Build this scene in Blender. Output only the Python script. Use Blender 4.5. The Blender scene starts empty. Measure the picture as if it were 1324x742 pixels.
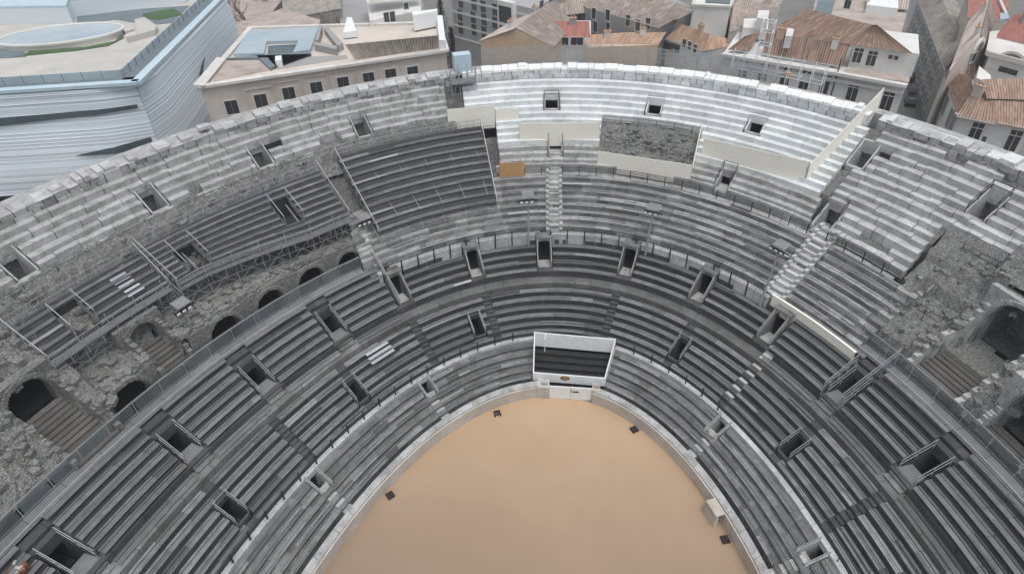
import bpy, math, random
from mathutils import Vector, Matrix, noise
random.seed(7)
C = bpy.context.scene.collection
SC = bpy.context.scene
# ------------------------------------------------------------------ camera, sky, sun, exposure
CAM = Vector((2.3074, -5.3359, 45.4621)); FPX = 821.18
YAW, PITCH, ROLL = -0.16381, 0.65731, -0.03143
fw = Vector((math.sin(YAW)*math.cos(PITCH), math.cos(YAW)*math.cos(PITCH), -math.sin(PITCH)))
rt0 = Vector((math.cos(YAW), -math.sin(YAW), 0)); up0 = rt0.cross(fw)
rt = math.cos(ROLL)*rt0 + math.sin(ROLL)*up0; up = -math.sin(ROLL)*rt0 + math.cos(ROLL)*up0
cd = bpy.data.cameras.new('camera'); cam = bpy.data.objects.new('camera', cd); C.objects.link(cam)
cd.sensor_width = 36; cd.lens = 36*FPX/1324; cd.clip_start = 0.5; cd.clip_end = 2000
m = Matrix((rt, up, -fw)).transposed().to_4x4(); m.translation = CAM; cam.matrix_world = m
SC.camera = cam
SUN_DIR = Vector((0.16, -0.22, 0.95)).normalized()
w = bpy.data.worlds.new('World'); SC.world = w; w.use_nodes = True
wn = w.node_tree; bg = wn.nodes['Background']
sky = wn.nodes.new('ShaderNodeTexSky'); sky.sky_type = 'NISHITA'; sky.sun_disc = False
sky.sun_elevation = math.asin(SUN_DIR.z); sky.sun_rotation = math.atan2(SUN_DIR.x, SUN_DIR.y)
sky.air_density = 1.6; sky.dust_density = 4.0; sky.ozone_density = 1.0
hs = wn.nodes.new('ShaderNodeHueSaturation'); hs.inputs['Saturation'].default_value = 0.42
wn.links.new(sky.outputs['Color'], hs.inputs['Color']); wn.links.new(hs.outputs['Color'], bg.inputs['Color'])
bg.inputs['Strength'].default_value = 0.15
sd = bpy.data.lights.new('sun', 'SUN'); sd.energy = 1.25; sd.angle = math.radians(28); sd.color = (1, .99, .975)
so = bpy.data.objects.new('sun', sd); C.objects.link(so); so.rotation_euler = SUN_DIR.to_track_quat('Z', 'Y').to_euler(); so.location = (0, 0, 120)
SC.view_settings.view_transform = 'Standard'; SC.view_settings.look = 'None'
SC.view_settings.exposure = -0.05; SC.view_settings.gamma = 1
SC.cycles.max_bounces = 5; SC.cycles.diffuse_bounces = 3

# ------------------------------------------------------------------ geometry of the oval
A, B = 36.295, 18.266
PD = [(-9, 0), (0.9, 0.9), (1.3, 1.0), (5.1, 3.1), (13.6, 9.08), (31.15, 21.3), (99, 21.3)]
def prof(d):
    for (a, za), (b, zb) in zip(PD, PD[1:]):
        if d <= b: return za + (zb-za)*(d-a)/(b-a)
    return 21.3
WARP = None
def S(u, d, z=0.0):
    a = math.radians(u)
    if WARP: d = WARP(u, d)
    return Vector(((B+d)*math.sin(a), (A+d)*math.cos(a), z))
def nrm(u, d):                                   # outward normal and tangent of the ring
    a = math.radians(u); n = Vector((math.sin(a)/(B+d), math.cos(a)/(A+d), 0)).normalized()
    return n, Vector((n.y, -n.x, 0))
def uof(x, y):
    lo, hi = -16.0, 400.0
    for _ in range(45):
        k = (lo+hi)/2
        if (x/(B+k))**2+(y/(A+k))**2 > 1: lo = k
        else: hi = k
    return math.degrees(math.atan2(x/(B+lo), y/(A+lo))), lo
def mpd(u, d):                                   # metres per degree along a ring
    a = math.radians(u); return math.hypot((B+d)*math.cos(a), (A+d)*math.sin(a))*math.pi/180
def uray(u0, d0, d, side=0.0):                   # the u where the wall standing square to the ring at (u0,d0) crosses ring d
    global WARP
    keep = WARP; WARP = None; n, t = nrm(u0, d0); p = S(u0, d0); WARP = keep
    s = d-d0
    for _ in range(3):
        q = p+n*s+t*side; uu, dd = uof(q.x, q.y); s += d-dd
    return uu
def ray(px, py): return (fw+rt*((px-662)/FPX)-up*((py-371)/FPX)).normalized()
def at(px, py, z):                               # the point of the plane z seen at a spot of the photograph
    v = ray(px, py); return CAM+v*((z-CAM.z)/v.z)
def oncone(px, py):                              # the point of the seating slope seen there
    v = ray(px, py); t = 8.0
    while t < 170:
        q = CAM+v*t; uu, dd = uof(q.x, q.y)
        if q.z < (prof(dd) if dd > .5 else 0): break
        t += .1
    return uu, dd, q
def rnd(a, b): return a+(b-a)*random.random()

class MB:
    def __init__(s): s.v = []; s.f = []; s.t = []; s.mi = []
    def poly(s, pts, tone=.5, mi=0):
        k = len(s.v); s.v += [tuple(p) for p in pts]; s.t += [tone]*len(pts); s.f.append(tuple(range(k, k+len(pts)))); s.mi.append(mi)
    def hexa(s, c, tone=.5, mi=0):               # c: 4 bottom corners counterclockwise, then 4 top corners
        k = len(s.v); s.v += [tuple(p) for p in c]; s.t += [tone]*8
        for q in ((3, 2, 1, 0), (4, 5, 6, 7), (0, 1, 5, 4), (1, 2, 6, 5), (2, 3, 7, 6), (3, 0, 4, 7)):
            s.f.append(tuple(k+i for i in q)); s.mi.append(mi)
    def box(s, o, ax, ay, x0, x1, y0, y1, z0, z1, tone=.5, mi=0):
        o = Vector(o); P = lambda x, y, z: o+ax*x+ay*y+Vector((0, 0, z))
        s.hexa([P(x0, y0, z0), P(x1, y0, z0), P(x1, y1, z0), P(x0, y1, z0), P(x0, y0, z1), P(x1, y0, z1), P(x1, y1, z1), P(x0, y1, z1)], tone, mi)
    def bar(s, p, q, r=.03, tone=.5, n=4, mi=0):
        p = Vector(p); q = Vector(q); d = q-p
        if d.length < 1e-4: return
        d.normalize(); a = d.cross(Vector((0, 0, 1)) if abs(d.z) < .9 else Vector((1, 0, 0))).normalized(); b = d.cross(a)
        k = len(s.v)
        for e in (p, q):
            for i in range(n):
                an = 2*math.pi*(i+.5)/n; s.v.append(tuple(e+a*(r*math.cos(an))+b*(r*math.sin(an)))); s.t.append(tone)
        for i in range(n): s.f.append((k+i, k+(i+1) % n, k+n+(i+1) % n, k+n+i)); s.mi.append(mi)
        s.f.append(tuple(k+i for i in reversed(range(n)))); s.mi.append(mi); s.f.append(tuple(k+n+i for i in range(n))); s.mi.append(mi)
    def cbox(s, u0, u1, d0, d1, z0, z1, tone=.5, step=2.0, mi=0, slope=0.0):   # a box bent along the ring
        n = max(1, int(math.ceil((u1-u0)/step))); k = len(s.v)
        for i in range(n+1):
            u = u0+(u1-u0)*i/n
            s.v += [tuple(S(u, d0, z0)), tuple(S(u, d1, z0)), tuple(S(u, d1, z1+slope)), tuple(S(u, d0, z1))]; s.t += [tone]*4
        for i in range(n):
            a = k+4*i; b = a+4
            for j in range(4):
                j2 = (j+1) % 4; s.f.append((a+j, b+j, b+j2, a+j2)); s.mi.append(mi)
        s.f.append((k+3, k+2, k+1, k)); s.mi.append(mi); e = k+4*n; s.f.append((e, e+1, e+2, e+3)); s.mi.append(mi)
    def prism(s, pts, z0, z1, tone=.5, mi=0, cap=True):
        n = len(pts); k = len(s.v)
        for z in (z0, z1):
            s.v += [(p[0], p[1], z) for p in pts]; s.t += [tone]*n
        for i in range(n): j = (i+1) % n; s.f.append((k+i, k+j, k+n+j, k+n+i)); s.mi.append(mi)
        if cap: s.f.append(tuple(k+n+i for i in range(n))); s.mi.append(mi); s.f.append(tuple(k+i for i in reversed(range(n)))); s.mi.append(mi)
    def build(s, name, mats, parent=None, smooth=False):
        if not s.f: return None
        me = bpy.data.meshes.new(name); me.from_pydata(s.v, [], s.f)
        if not isinstance(mats, (list, tuple)): mats = [mats]
        for x in mats: me.materials.append(x)
        if len(mats) > 1: me.polygons.foreach_set('material_index', s.mi)
        at_ = me.attributes.new('tone', 'FLOAT', 'POINT'); at_.data.foreach_set('value', s.t)
        if smooth: me.polygons.foreach_set('use_smooth', [True]*len(me.polygons))
        me.update(); o = bpy.data.objects.new(name, me); C.objects.link(o)
        if parent is not None:
            o.parent = parent
            par = parent; off = Vector((0, 0, 0))
            while par is not None: off += par.location; par = par.parent
            if parent.type == 'EMPTY': o.matrix_parent_inverse = Matrix.Translation(-off)
        return o
def tag(o, label=None, cat=None, group=None, kind=None):
    if label: o['label'] = label
    if cat: o['category'] = cat
    if group: o['group'] = group
    if kind: o['kind'] = kind
    return o
def thing(name, label, cat, loc, group=None):
    o = bpy.data.objects.new(name, None); C.objects.link(o); o.location = loc; o.empty_display_size = .5
    return tag(o, label, cat, group)

# ------------------------------------------------------------------ materials
def mat(name, c1, c2=None, scale=.6, rough=.85, bump=.3, bscale=9.0, tone=.5, stain=None, samt=.5, sscale=.25, metal=0, spec=.3, cells=None, alpha=None, grain=.2, speck=0):
    x = bpy.data.materials.new(name); x.use_nodes = True; nt = x.node_tree; N = nt.nodes; L = nt.links
    b = N['Principled BSDF']; b.inputs['Roughness'].default_value = rough; b.inputs['Metallic'].default_value = metal; b.inputs['Specular IOR Level'].default_value = spec
    tc = N.new('ShaderNodeTexCoord'); c2 = c2 or c1
    def noise_(sc, det=5, ro=.6):
        n = N.new('ShaderNodeTexNoise'); n.inputs['Scale'].default_value = sc; n.inputs['Detail'].default_value = det; n.inputs['Roughness'].default_value = ro; L.new(tc.outputs['Object'], n.inputs['Vector']); return n
    def mix(f, a, b_, mode='MIX'):
        k = N.new('ShaderNodeMix'); k.data_type = 'RGBA'; k.blend_type = mode
        for s_, v in ((k.inputs[0], f), (k.inputs[6], a), (k.inputs[7], b_)):
            if isinstance(v, (int, float)): s_.default_value = v
            elif isinstance(v, tuple): s_.default_value = (*v, 1)
            else: L.new(v, s_)
        return k.outputs[2]
    def mr(v, a, b_, c_, d_):
        k = N.new('ShaderNodeMapRange'); L.new(v, k.inputs[0])
        for i, q in enumerate((a, b_, c_, d_)): k.inputs[i+1].default_value = q
        return k.outputs[0]
    n1 = noise_(scale); col = mix(mr(n1.outputs['Fac'], .32, .68, 0, 1), tuple(c1), tuple(c2))
    hb = None
    if cells:
        vo = N.new('ShaderNodeTexVoronoi'); vo.inputs['Scale'].default_value = cells; L.new(tc.outputs['Object'], vo.inputs['Vector'])
        ve = N.new('ShaderNodeTexVoronoi'); ve.feature = 'DISTANCE_TO_EDGE'; ve.inputs['Scale'].default_value = cells; L.new(tc.outputs['Object'], ve.inputs['Vector'])
        sep = N.new('ShaderNodeSeparateColor'); L.new(vo.outputs['Color'], sep.inputs[0])
        k = N.new('ShaderNodeCombineColor'); v = mr(sep.outputs[0], 0, 1, .68, 1.28)
        for i in range(3): L.new(v, k.inputs[i])
        col = mix(1.0, col, k.outputs[0], 'MULTIPLY'); hb = mr(ve.outputs['Distance'], 0, .12, 0, 1)
        col = mix(mr(ve.outputs['Distance'], 0, .07, .5, 0), col, tuple(q*.3 for q in c1))
    if tone:
        a = N.new('ShaderNodeAttribute'); a.attribute_name = 'tone'
        k = N.new('ShaderNodeCombineColor'); v = mr(a.outputs['Fac'], 0, 1, 1-tone, 1+tone)
        for i in range(3): L.new(v, k.inputs[i])
        col = mix(1.0, col, k.outputs[0], 'MULTIPLY')
    if stain:
        n2 = noise_(sscale, 8, .7); col = mix(mr(n2.outputs['Fac'], .45, .72, 0, samt), col, tuple(stain))
    if speck:
        n5 = noise_(3.3, 4, .75); col = mix(mr(n5.outputs['Fac'], .60, .68, 0, speck), col, tuple(q*.33 for q in c1))
        n6 = noise_(1.1, 6, .75); col = mix(mr(n6.outputs['Fac'], .30, .44, speck*.8, 0), col, tuple(q*.45 for q in c1))
    n4 = noise_(bscale*2.3, 3, .7); k = N.new('ShaderNodeCombineColor'); v = mr(n4.outputs['Fac'], .25, .75, 1-grain, 1+grain)
    for i in range(3): L.new(v, k.inputs[i])
    col = mix(1.0, col, k.outputs[0], 'MULTIPLY')
    L.new(col, b.inputs['Base Color'])
    if bump:
        n3 = noise_(bscale, 6, .65); bp = N.new('ShaderNodeBump'); bp.inputs['Strength'].default_value = bump; bp.inputs['Distance'].default_value = .08
        h = n3.outputs['Fac']
        if hb is not None:
            ad = N.new('ShaderNodeMath'); ad.operation = 'ADD'; L.new(h, ad.inputs[0]); L.new(hb, ad.inputs[1]); h = ad.outputs[0]
        L.new(h, bp.inputs['Height']); L.new(bp.outputs['Normal'], b.inputs['Normal'])
    if alpha is not None: b.inputs['Alpha'].default_value = alpha
    return x
M = {}
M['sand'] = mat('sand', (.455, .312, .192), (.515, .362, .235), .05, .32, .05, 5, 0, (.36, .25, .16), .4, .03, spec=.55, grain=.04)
M['pave'] = mat('paving', (.16, .155, .15), (.22, .21, .2), .2, .9, .1, 6, 0)
M['road'] = mat('asphalt', (.12, .12, .125), (.16, .16, .16), .3, .9, .1, 8, 0)
M['podium'] = mat('podium_plaster', (.44, .41, .375), (.56, .54, .51), .5, .85, .3, 6, .12, (.46, .33, .22), .7, .45)
M['dark'] = mat('dark_stone', (.06, .063, .065), (.095, .099, .1), .8, .9, .5, 7, .3, (.06, .06, .06), .6, .5)
M['mid'] = mat('grey_stone', (.145, .15, .147), (.225, .23, .227), .7, .9, .6, 7, .3, (.085, .08, .062), .75, .8, speck=.6)
def paint_vignette(x):                                     # vignette painted into the sand colour: near half darker, with a ragged edge
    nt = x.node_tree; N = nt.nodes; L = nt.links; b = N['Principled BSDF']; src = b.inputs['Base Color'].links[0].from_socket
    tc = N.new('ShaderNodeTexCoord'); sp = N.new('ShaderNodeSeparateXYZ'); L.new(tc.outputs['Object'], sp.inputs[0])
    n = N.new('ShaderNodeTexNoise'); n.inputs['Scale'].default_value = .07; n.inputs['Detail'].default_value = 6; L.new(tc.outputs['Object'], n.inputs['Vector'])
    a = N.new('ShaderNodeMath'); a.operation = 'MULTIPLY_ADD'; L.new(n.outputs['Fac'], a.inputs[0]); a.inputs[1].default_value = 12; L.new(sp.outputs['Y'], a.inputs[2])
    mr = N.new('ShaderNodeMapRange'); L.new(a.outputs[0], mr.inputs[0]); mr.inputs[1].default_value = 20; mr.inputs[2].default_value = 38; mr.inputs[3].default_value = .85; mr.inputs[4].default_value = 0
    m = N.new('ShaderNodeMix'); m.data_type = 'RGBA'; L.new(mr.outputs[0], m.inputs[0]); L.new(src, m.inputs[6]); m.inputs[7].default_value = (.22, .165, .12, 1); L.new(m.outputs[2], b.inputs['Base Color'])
paint_vignette(M['sand'])
M['light'] = mat('weathered_limestone', (.36, .364, .358), (.50, .505, .498), .6, .9, .8, 5, .14, (.13, .125, .11), .65, .9, speck=.7)
M['pale'] = mat('pale_limestone', (.42, .43, .43), (.55, .565, .565), .5, .88, .7, 5, .16, (.2, .195, .18), .65, .7, speck=.65)
M['new'] = mat('restored_limestone', (.60, .625, .628), (.73, .75, .752), .35, .8, .3, 7, .13, (.42, .45, .46), .6, .6, speck=.45)
M['white'] = mat('restored_coping', (.78, .80, .8), (.86, .88, .88), .5, .8, .2, 7, .12)
M['rimr'] = mat('weathered_coping', (.58, .59, .585), (.70, .71, .705), .5, .85, .5, 5, .22, (.32, .32, .31), .6, .6, speck=.4)
M['rubble'] = mat('rubble_stone', (.245, .246, .238), (.35, .348, .336), .5, .95, .9, 5, .25, (.13, .125, .115), .55, .5, cells=7.5, grain=.1)
M['rubbled'] = mat('rubble_core', (.13, .132, .128), (.22, .22, .21), .5, .95, .9, 5, .4, (.07, .065, .06), .6, .4, cells=6, grain=.1)
M['earth'] = mat('earth_steps', (.10, .093, .086), (.145, .136, .127), .7, .95, .4, 7, .4)
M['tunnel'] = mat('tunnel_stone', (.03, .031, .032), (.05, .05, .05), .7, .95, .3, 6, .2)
M['plank'] = mat('weathered_plank', (.175, .184, .189), (.24, .25, .255), 1.2, .75, .25, 14, .6, (.09, .09, .09), .6, 1.4, grain=.3, speck=.35)
M['plankm'] = mat('silvery_plank', (.26, .268, .27), (.35, .36, .362), 1.2, .75, .25, 14, .6, (.11, .11, .105), .65, 1.6, grain=.3, speck=.6)
M['plankd'] = mat('dark_plank', (.145, .153, .159), (.19, .199, .205), 1.0, .7, .2, 14, .6, (.08, .08, .08), .55, 1.4, grain=.3, speck=.25)
M['plankl'] = mat('pale_plank', (.34, .37, .385), (.42, .45, .465), 1.0, .7, .2, 14, .4)
M['steel'] = mat('galvanised_steel', (.33, .35, .36), (.42, .44, .45), 2, .5, .1, 10, .2, metal=.3)
M['iron'] = mat('black_iron', (.02, .021, .023), (.035, .035, .035), 2, .6, .1, 10, 0)
M['mesh'] = mat('infill_panel', (.13, .16, .175), (.17, .2, .215), 1, .5, .1, 10, .3, alpha=.45)
M['deck'] = mat('steel_deck', (.15, .155, .16), (.2, .205, .21), 1, .6, .15, 12, .3)
M['cream'] = mat('cream_board', (.84, .81, .72), (.88, .85, .77), .35, .8, .05, 8, .1)
M['brown'] = mat('chipboard', (.46, .27, .12), (.54, .33, .16), .8, .8, .1, 8, .1)
M['wpaint'] = mat('white_paint', (.78, .81, .82), (.85, .87, .88), .8, .6, .1, 8, .08, (.6, .6, .58), .4, .9)
M['bluew'] = mat('pale_blue_sheet', (.45, .58, .66), (.55, .66, .72), .6, .5, .05, 8, 0)
M['black'] = mat('black_metal', (.02, .018, .018), (.04, .035, .033), 3, .6, .2, 9, .3)
# ------------------------------------------------------------------ ground and arena
def sheet(name, pts, z, mt, label=None, cat=None):
    b = MB(); b.poly([(p[0], p[1], z) for p in pts]); o = b.build(name, mt); return tag(o, label, cat, kind='structure')
sheet('ground', [(-900, -500), (900, -500), (900, 1500), (-900, 1500)], 0, M['pave'], 'grey paved ground around the amphitheatre and the town', 'ground')
sheet('arena_floor', [tuple(S(u, .05)[:2]) for u in range(0, 360, 2)][::-1], .006, M['sand'], 'pale orange sand floor of the arena, smooth, near half darkened by a painted vignette', 'sand')

# ------------------------------------------------------------------ passages cut through the seating: (u, ring of the anchor, from, to, half width, kind)
UP = [(-32.4, 11.5), (-18.9, 11.5), (-5.7, 11.2), (10.1, 11.2), (23.9, 11.7), (36.1, 11.7)]
DECK = [(-76.0, 12.0), (-64.4, 12.3), (-54.5, 12.0), (-43.3, 11.3), (47.6, 11.6), (57.9, 11.9), (69.5, 12.0)]
LOW = [(-65.0, 6.5), (-44.7, 6.8), (-20.3, 6.4), (24.2, 6.4), (47.4, 6.8), (79, 6.5)]
PODV = [(-55.8, 3.9), (-33.4, 3.9), (37.2, 4.1), (57.9, 4.1), (-78, 4)]
TOP = [(-75.5, 27.4), (-64.2, 27.2), (-53.3, 27.6), (-42.4, 27.3), (-30.6, 27.3), (-4.9, 27.1), (9.3, 26.8), (22.4, 26.8), (34.8, 28.0), (46.4, 27.5), (58.5, 27.4)]
MIDV = [(35.0, 21.9), (46.3, 21.4)]
CUTS = []
for u, d in UP: CUTS.append((u, d, 11.1, 13.9, .85))
for u, d in DECK: CUTS.append((u, d, 11.0, 13.5, .9))
for u, d in LOW: CUTS.append((u, d, 6.2, 7.9, .72))
for u, d in PODV: CUTS.append((u, d, 3.1, 4.9, .72))
for u, d in TOP: CUTS.append((u, d, 26.3, 28.1, .95))
for u, d in MIDV: CUTS.append((u, d, 20.2, 22.7, 1.0))
CUTS.append((-4.2, 22.4, 21.7, 23.3, .9)); CUTS.append((21.4, 21.5, 20.4, 22.4, .8))
def ranges(u0, u1, d0, d1, extra=0.0):
    dm = (d0+d1)/2; out = [(u0, u1)]
    for u, da, a, b, hw in CUTS:
        if dm < a or dm > b or u < u0-6 or u > u1+6: continue
        l = uray(u, da, dm, -hw-extra); r = uray(u, da, dm, hw+extra); nx = []
        if l > r: l, r = r, l
        for p, q in out:
            if r <= p or l >= q: nx.append((p, q)); continue
            if l > p: nx.append((p, l))
            if r < q: nx.append((r, q))
        out = nx
    return [x for x in out if x[1]-x[0] > .15]
def blocks(mb, u0, u1, d0, d1, z, th, L=(1.1, 2.8), jit=.03, tone=(.15, .85), miss=0., gap=.015, back=.0):
    for a, b in ranges(u0, u1, d0, d1):
        u = a
        while u < b-.05:
            k = mpd(u, d0); e = min(b, u+rnd(*L)/k)
            if b-e < .5/k: e = b
            if random.random() >= miss:
                j = rnd(-jit, jit); zz = z+rnd(-jit, jit)*.8; g = gap/k
                mb.cbox(u+g, e-g, d0+j, d1+back, z-th, zz, rnd(*tone), step=2.2)
            u = e
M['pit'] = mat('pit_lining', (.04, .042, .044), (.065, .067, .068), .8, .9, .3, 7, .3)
amph = thing('amphitheatre', 'oval roman stone amphitheatre with stepped grey terraces and broken rim', 'amphitheatre', (0, 0, 0))
UL, UR = -97, 96
# podium wall round the sand (a wall of its own)
pw = thing('arena_wall', 'low pale plastered wall curving round the orange sand, stained along its foot', 'wall', (0, 36.5, 0))
b = MB(); c = MB()
def ringwall(mb, u0, u1, d0, d1, z0, z1, step=1.0, tone=.5, wob=0.):
    n = int((u1-u0)/step)+1
    for i in range(n): mb.cbox(u0+(u1-u0)*i/n, u0+(u1-u0)*(i+1)/n, d0, d1, z0, z1, tone+rnd(-wob, wob), step=9)
u = UL
for lo, hi in ((UL, -4.3), (8.6, UR)):
    ringwall(b, lo, hi, 0, .72, -.2, 1.28, .8, .5, 0)
    u = lo
    while u < hi:
        e = min(hi, u+rnd(1.6, 2.6)/mpd(u, .5)); c.cbox(u, e-.06, .14+rnd(-.01, .01), .80, 1.283, 1.43+rnd(-.015, .015), rnd(.3, .8), 2.5); u = e
b.build('plaster_face', M['podium'], pw); c.build('coping', M['light'], pw)
# lower terrace
b = MB()
b.cbox(UL, UR, .75, 1.4, -.2, .55, .1)
for k in range(5):
    d = 1.35+.69*k; z = prof(d+.35)+.12
    for lo, hi in ((UL, -8.3), (11.3, UR)): blocks(b, lo, hi, d, d+.72, z, .75, (1.0, 2.6), .035, (.1, .9))
b.build('lower_terrace', M['mid'], amph)
for lo, hi in ((UL, -8.3), (11.3, UR)): b = MB(); blocks(b, lo, hi, 4.78, 5.25, 3.16, .6, (1.2, 2.4), .02, (.4, .95)); b.build('walkway_kerb', M['pale'], amph)
# middle terrace
b = MB(); b.cbox(UL, UR, 5.2, 5.95, 2.3, 3.0, .4)
blocks(b, UL, UR, 5.36, 5.95, 3.42, .6, (1.6, 3.4), .02, (.4, .9))
for k in range(5):
    d = 5.9+.7*k; z = prof(d+.35)+.02; blocks(b, UL, UR, d, d+.74, z, .9, (1.6, 3.4), .02, (.2, .7))
z = prof(9.95)
for k in range(5):
    d = 10.5+.7*k; blocks(b, UL, UR, d, d+(.74 if k < 4 else .5), prof(d+.35)+.02, .9, (1.6, 3.4), .02, (.2, .7))
for lo, hi in ((UL, -34.5), (46.3, UR)): blocks(b, lo, hi, 13.9, 14.66, 9.4, .9, (1.6, 3.4), .02, (.2, .7))
b.build('middle_terrace', M['dark'], amph)
b = MB()
for lo, hi, t in ((UL, -40, (.3, 1.)), (-40, 46, (.02, .2)), (46, UR, (.0, .4))): blocks(b, lo, hi, 9.4, 10.56, z, .7, (1.4, 3), .015, t)
b.build('middle_walkway', M['mid'], amph)
# parapet above the arched doorways
b = MB()
cl, cr = -35.0, 33.8
for a, e in ranges(cl, cr, 13.2, 13.6, -.1): b = MB(); blocks(b, a, e, 13.3, 13.72, 9.8, 1.3, (1.2, 2.3), .015, (.4, 1)); b.build('parapet', M['pale'], amph)
wp = thing('painted_parapet', 'long low white painted parapet above the plank benches on the right', 'wall', S(40, 13.7, 9.2))
b = MB(); b.cbox(34.2, 46.2, 13.42, 13.6, 8.6, 10.2, .5); b.build('wall', M['cream'], wp)
b = MB(); b.cbox(34.1, 46.3, 13.40, 13.62, 10.203, 10.25, .5); b.build('coping', M['cream'], wp)
M['light2'] = mat('grey_limestone', (.22, .225, .22), (.34, .345, .335), .6, .9, .6, 7, .4, (.10, .10, .097), .7, .9, speck=.6)
# upper terrace of the middle sector
b = MB(); b.cbox(-36, 44.5, 13.9, 14.6, 8.7, 9.45, .5)
for k in range(8):
    d = 14.5+.66*k; lo = uray(-34.6, 13, d); hi = uray(46.0, 13.85, d)-.4
    blocks(b, lo, hi, d, d+.7, prof(d+.33)+.1, .8, (.9, 2.4), .04, (.05, .95))
b.build('upper_terrace', M['light2'], amph)
b = MB()
blocks(b, -13.5, 44, 19.75, 20.4, 13.2, .8, (1.2, 2.4), .02, (.2, .7)); blocks(b, -13.5, 33.4, 20.36, 20.75, 14.2, 1.4, (1.2, 2.4), .03, (.2, .9))
for k in range(3):
    for a, e in ((-12.8, 2.4), (16.4, 33.2)): blocks(b, a, e, 20.7+.68*k, 21.45+.68*k, prof(21.05+.68*k)+.22, .8, (1, 2.4), .04, (.1, .9))
b.build('upper_walkway', M['light'], amph)
# top terrace: old stone left and right, restored stone in the middle
b = MB()
for k in range(6):
    d = 25.3+.72*k
    blocks(b, UL, -19.3, d, d+.78, prof(d+.36)+.25, .8, (.8, 3.4), .10, (.2, .9), miss=.09, gap=.025)
b.build('top_terrace', M['light'], amph); b = MB()
for k in range(13):
    d = 20.3+.73*k; hi = 44.6 if d < 24.0 else UR
    lo = uray(33.0, 23, d)+1.0
    blocks(b, lo, hi, d, d+.8, prof(d+.36)+.2, .85, (.8, 3.4), .10, (.2, .9), miss=.08, gap=.025)
# the slope shows where a block is missing
for lo, hi, d0, d1 in ((UL, -19.3, 25.6, 29.6), (34.2, 44.6, 20.5, 29.6), (44.6, UR, 24.3, 29.6)):
    for a in range(int(hi-lo)):
        pass
b.build('top_terrace', M['pale'], amph)
b = MB()
for k in range(10):
    d = 22.7+.68*k; lo = -12.9 if d < 25 else -17.0
    for a, e in (((lo, 2.4), (16.4, uray(33.0, 23, d)-.2)) if d < 25 else ((lo, uray(33.0, 23, d)-.2),)): blocks(b, a, e, d, d+.74, prof(d+.34)+.22, .8, (1.6, 4.2), .03, (.15, .95), gap=.012)
b.build('restored_terrace', M['new'], amph)
# slope of mortar and rubble below the blocks
def hfield(mb, u0, u1, d0, d1, zf, step=.45, rough=.12, tone=(.3, .7), skip=None):
    nu = int((u1-u0)*mpd((u0+u1)/2, (d0+d1)/2)/step); nd = int((d1-d0)/step)+1; k = len(mb.v)
    for i in range(nu+1):
        for j in range(nd+1):
            u = u0+(u1-u0)*i/nu; d = d0+(d1-d0)*j/nd; p = S(u, d); z, r = zf(u, d, p)
            p += Vector((rnd(-1, 1), rnd(-1, 1), 0))*step*.22*r
            mb.v.append((p.x, p.y, z+rnd(-rough, rough)*r)); mb.t.append(rnd(*tone))
    for i in range(nu):
        for j in range(nd):
            a = k+i*(nd+1)+j
            if skip and skip(u0+(u1-u0)*(i+.5)/nu, d0+(d1-d0)*(j+.5)/nd, [mb.v[q][2] for q in (a, a+1, a+nd+1, a+nd+2)]): continue
            mb.f.append((a, a+nd+1, a+nd+2, a+1)); mb.mi.append(0)
b = MB()
# attic wall and rim
def rim(mb, cp, u0, u1, zt, ragged, tone, dface=29.75):
    zz = zt
    for lvl in range(3):
        u = u0; h0 = 19.2+lvl*.68; h1 = h0+.68
        while u < u1:
            e = min(u1, u+rnd(.6, 1.5)/mpd(u, 30)); mb.cbox(u+.03, e-.03, dface+rnd(-.13, .13)*(.3+ragged), 31.2, h0+.005, min(h1, zt-.25)+rnd(-.02, .02), rnd(*tone), 3); u = e
    u = u0
    while u < u1:
        e = min(u1, u+rnd(.55, 1.5)/mpd(u, 30)); q = rnd(-.38, .14)*ragged
        if random.random() > .12*ragged: cp.cbox(u+.03, e-.03, dface-.05+rnd(-.12, .12)*ragged, 31.45+rnd(-.1, .1), zt-.26, zt+q, rnd(*tone), 3)
        if ragged and random.random() < .13: cp.cbox(u+.1, e-.25, 30.3, 31.2, zt+q, zt+q+rnd(.1, .3), rnd(*tone), 3)
        u = e
b1 = MB(); c1 = MB(); rim(b1, c1, UL, -17.6, 21.3, 1.0, (.1, .95)); b1.build('attic_wall', M['light'], amph); c1.build('rim_stones', M['pale'], amph)
b1 = MB(); c1 = MB(); rim(b1, c1, -16.8, 33.4, 21.3, .25, (.2, .9)); b1.build('attic_wall', M['new'], amph); c1.build('rim_stones', M['white'], amph)
b1 = MB(); c1 = MB(); rim(b1, c1, 34.3, UR, 21.3, 1.0, (.1, .95)); b1.build('attic_wall', M['light'], amph); c1.build('rim_stones', M['rimr'], amph)
b1 = MB(); b1.cbox(-18.0, -16.5, 29.6, 31.3, 18.5, 19.6, .3); b1.build('breach_fill', M['rubble'], amph)
# outer facade: two storeys of piers and arches under an attic
b1 = MB(); b1.cbox(UL, UR, 31.3, 31.9, -.1, 21.0, .5, 2)
for i in range(int(UL/5.2), int(UR/5.2)+1):
    u = i*5.2; b1.cbox(u-.8, u+.8, 31.92, 32.6, 0, 9.3, .6); b1.cbox(u-.6, u+.6, 31.92, 32.4, 9.9, 18.2, .6)
for z0, z1 in ((9.3, 9.9), (18.2, 18.8), (20.5, 20.9)): b1.cbox(UL, UR, 31.91, 32.8, z0, z1, .5, 2)
b1.build('outer_facade', M['light'], amph)

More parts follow.
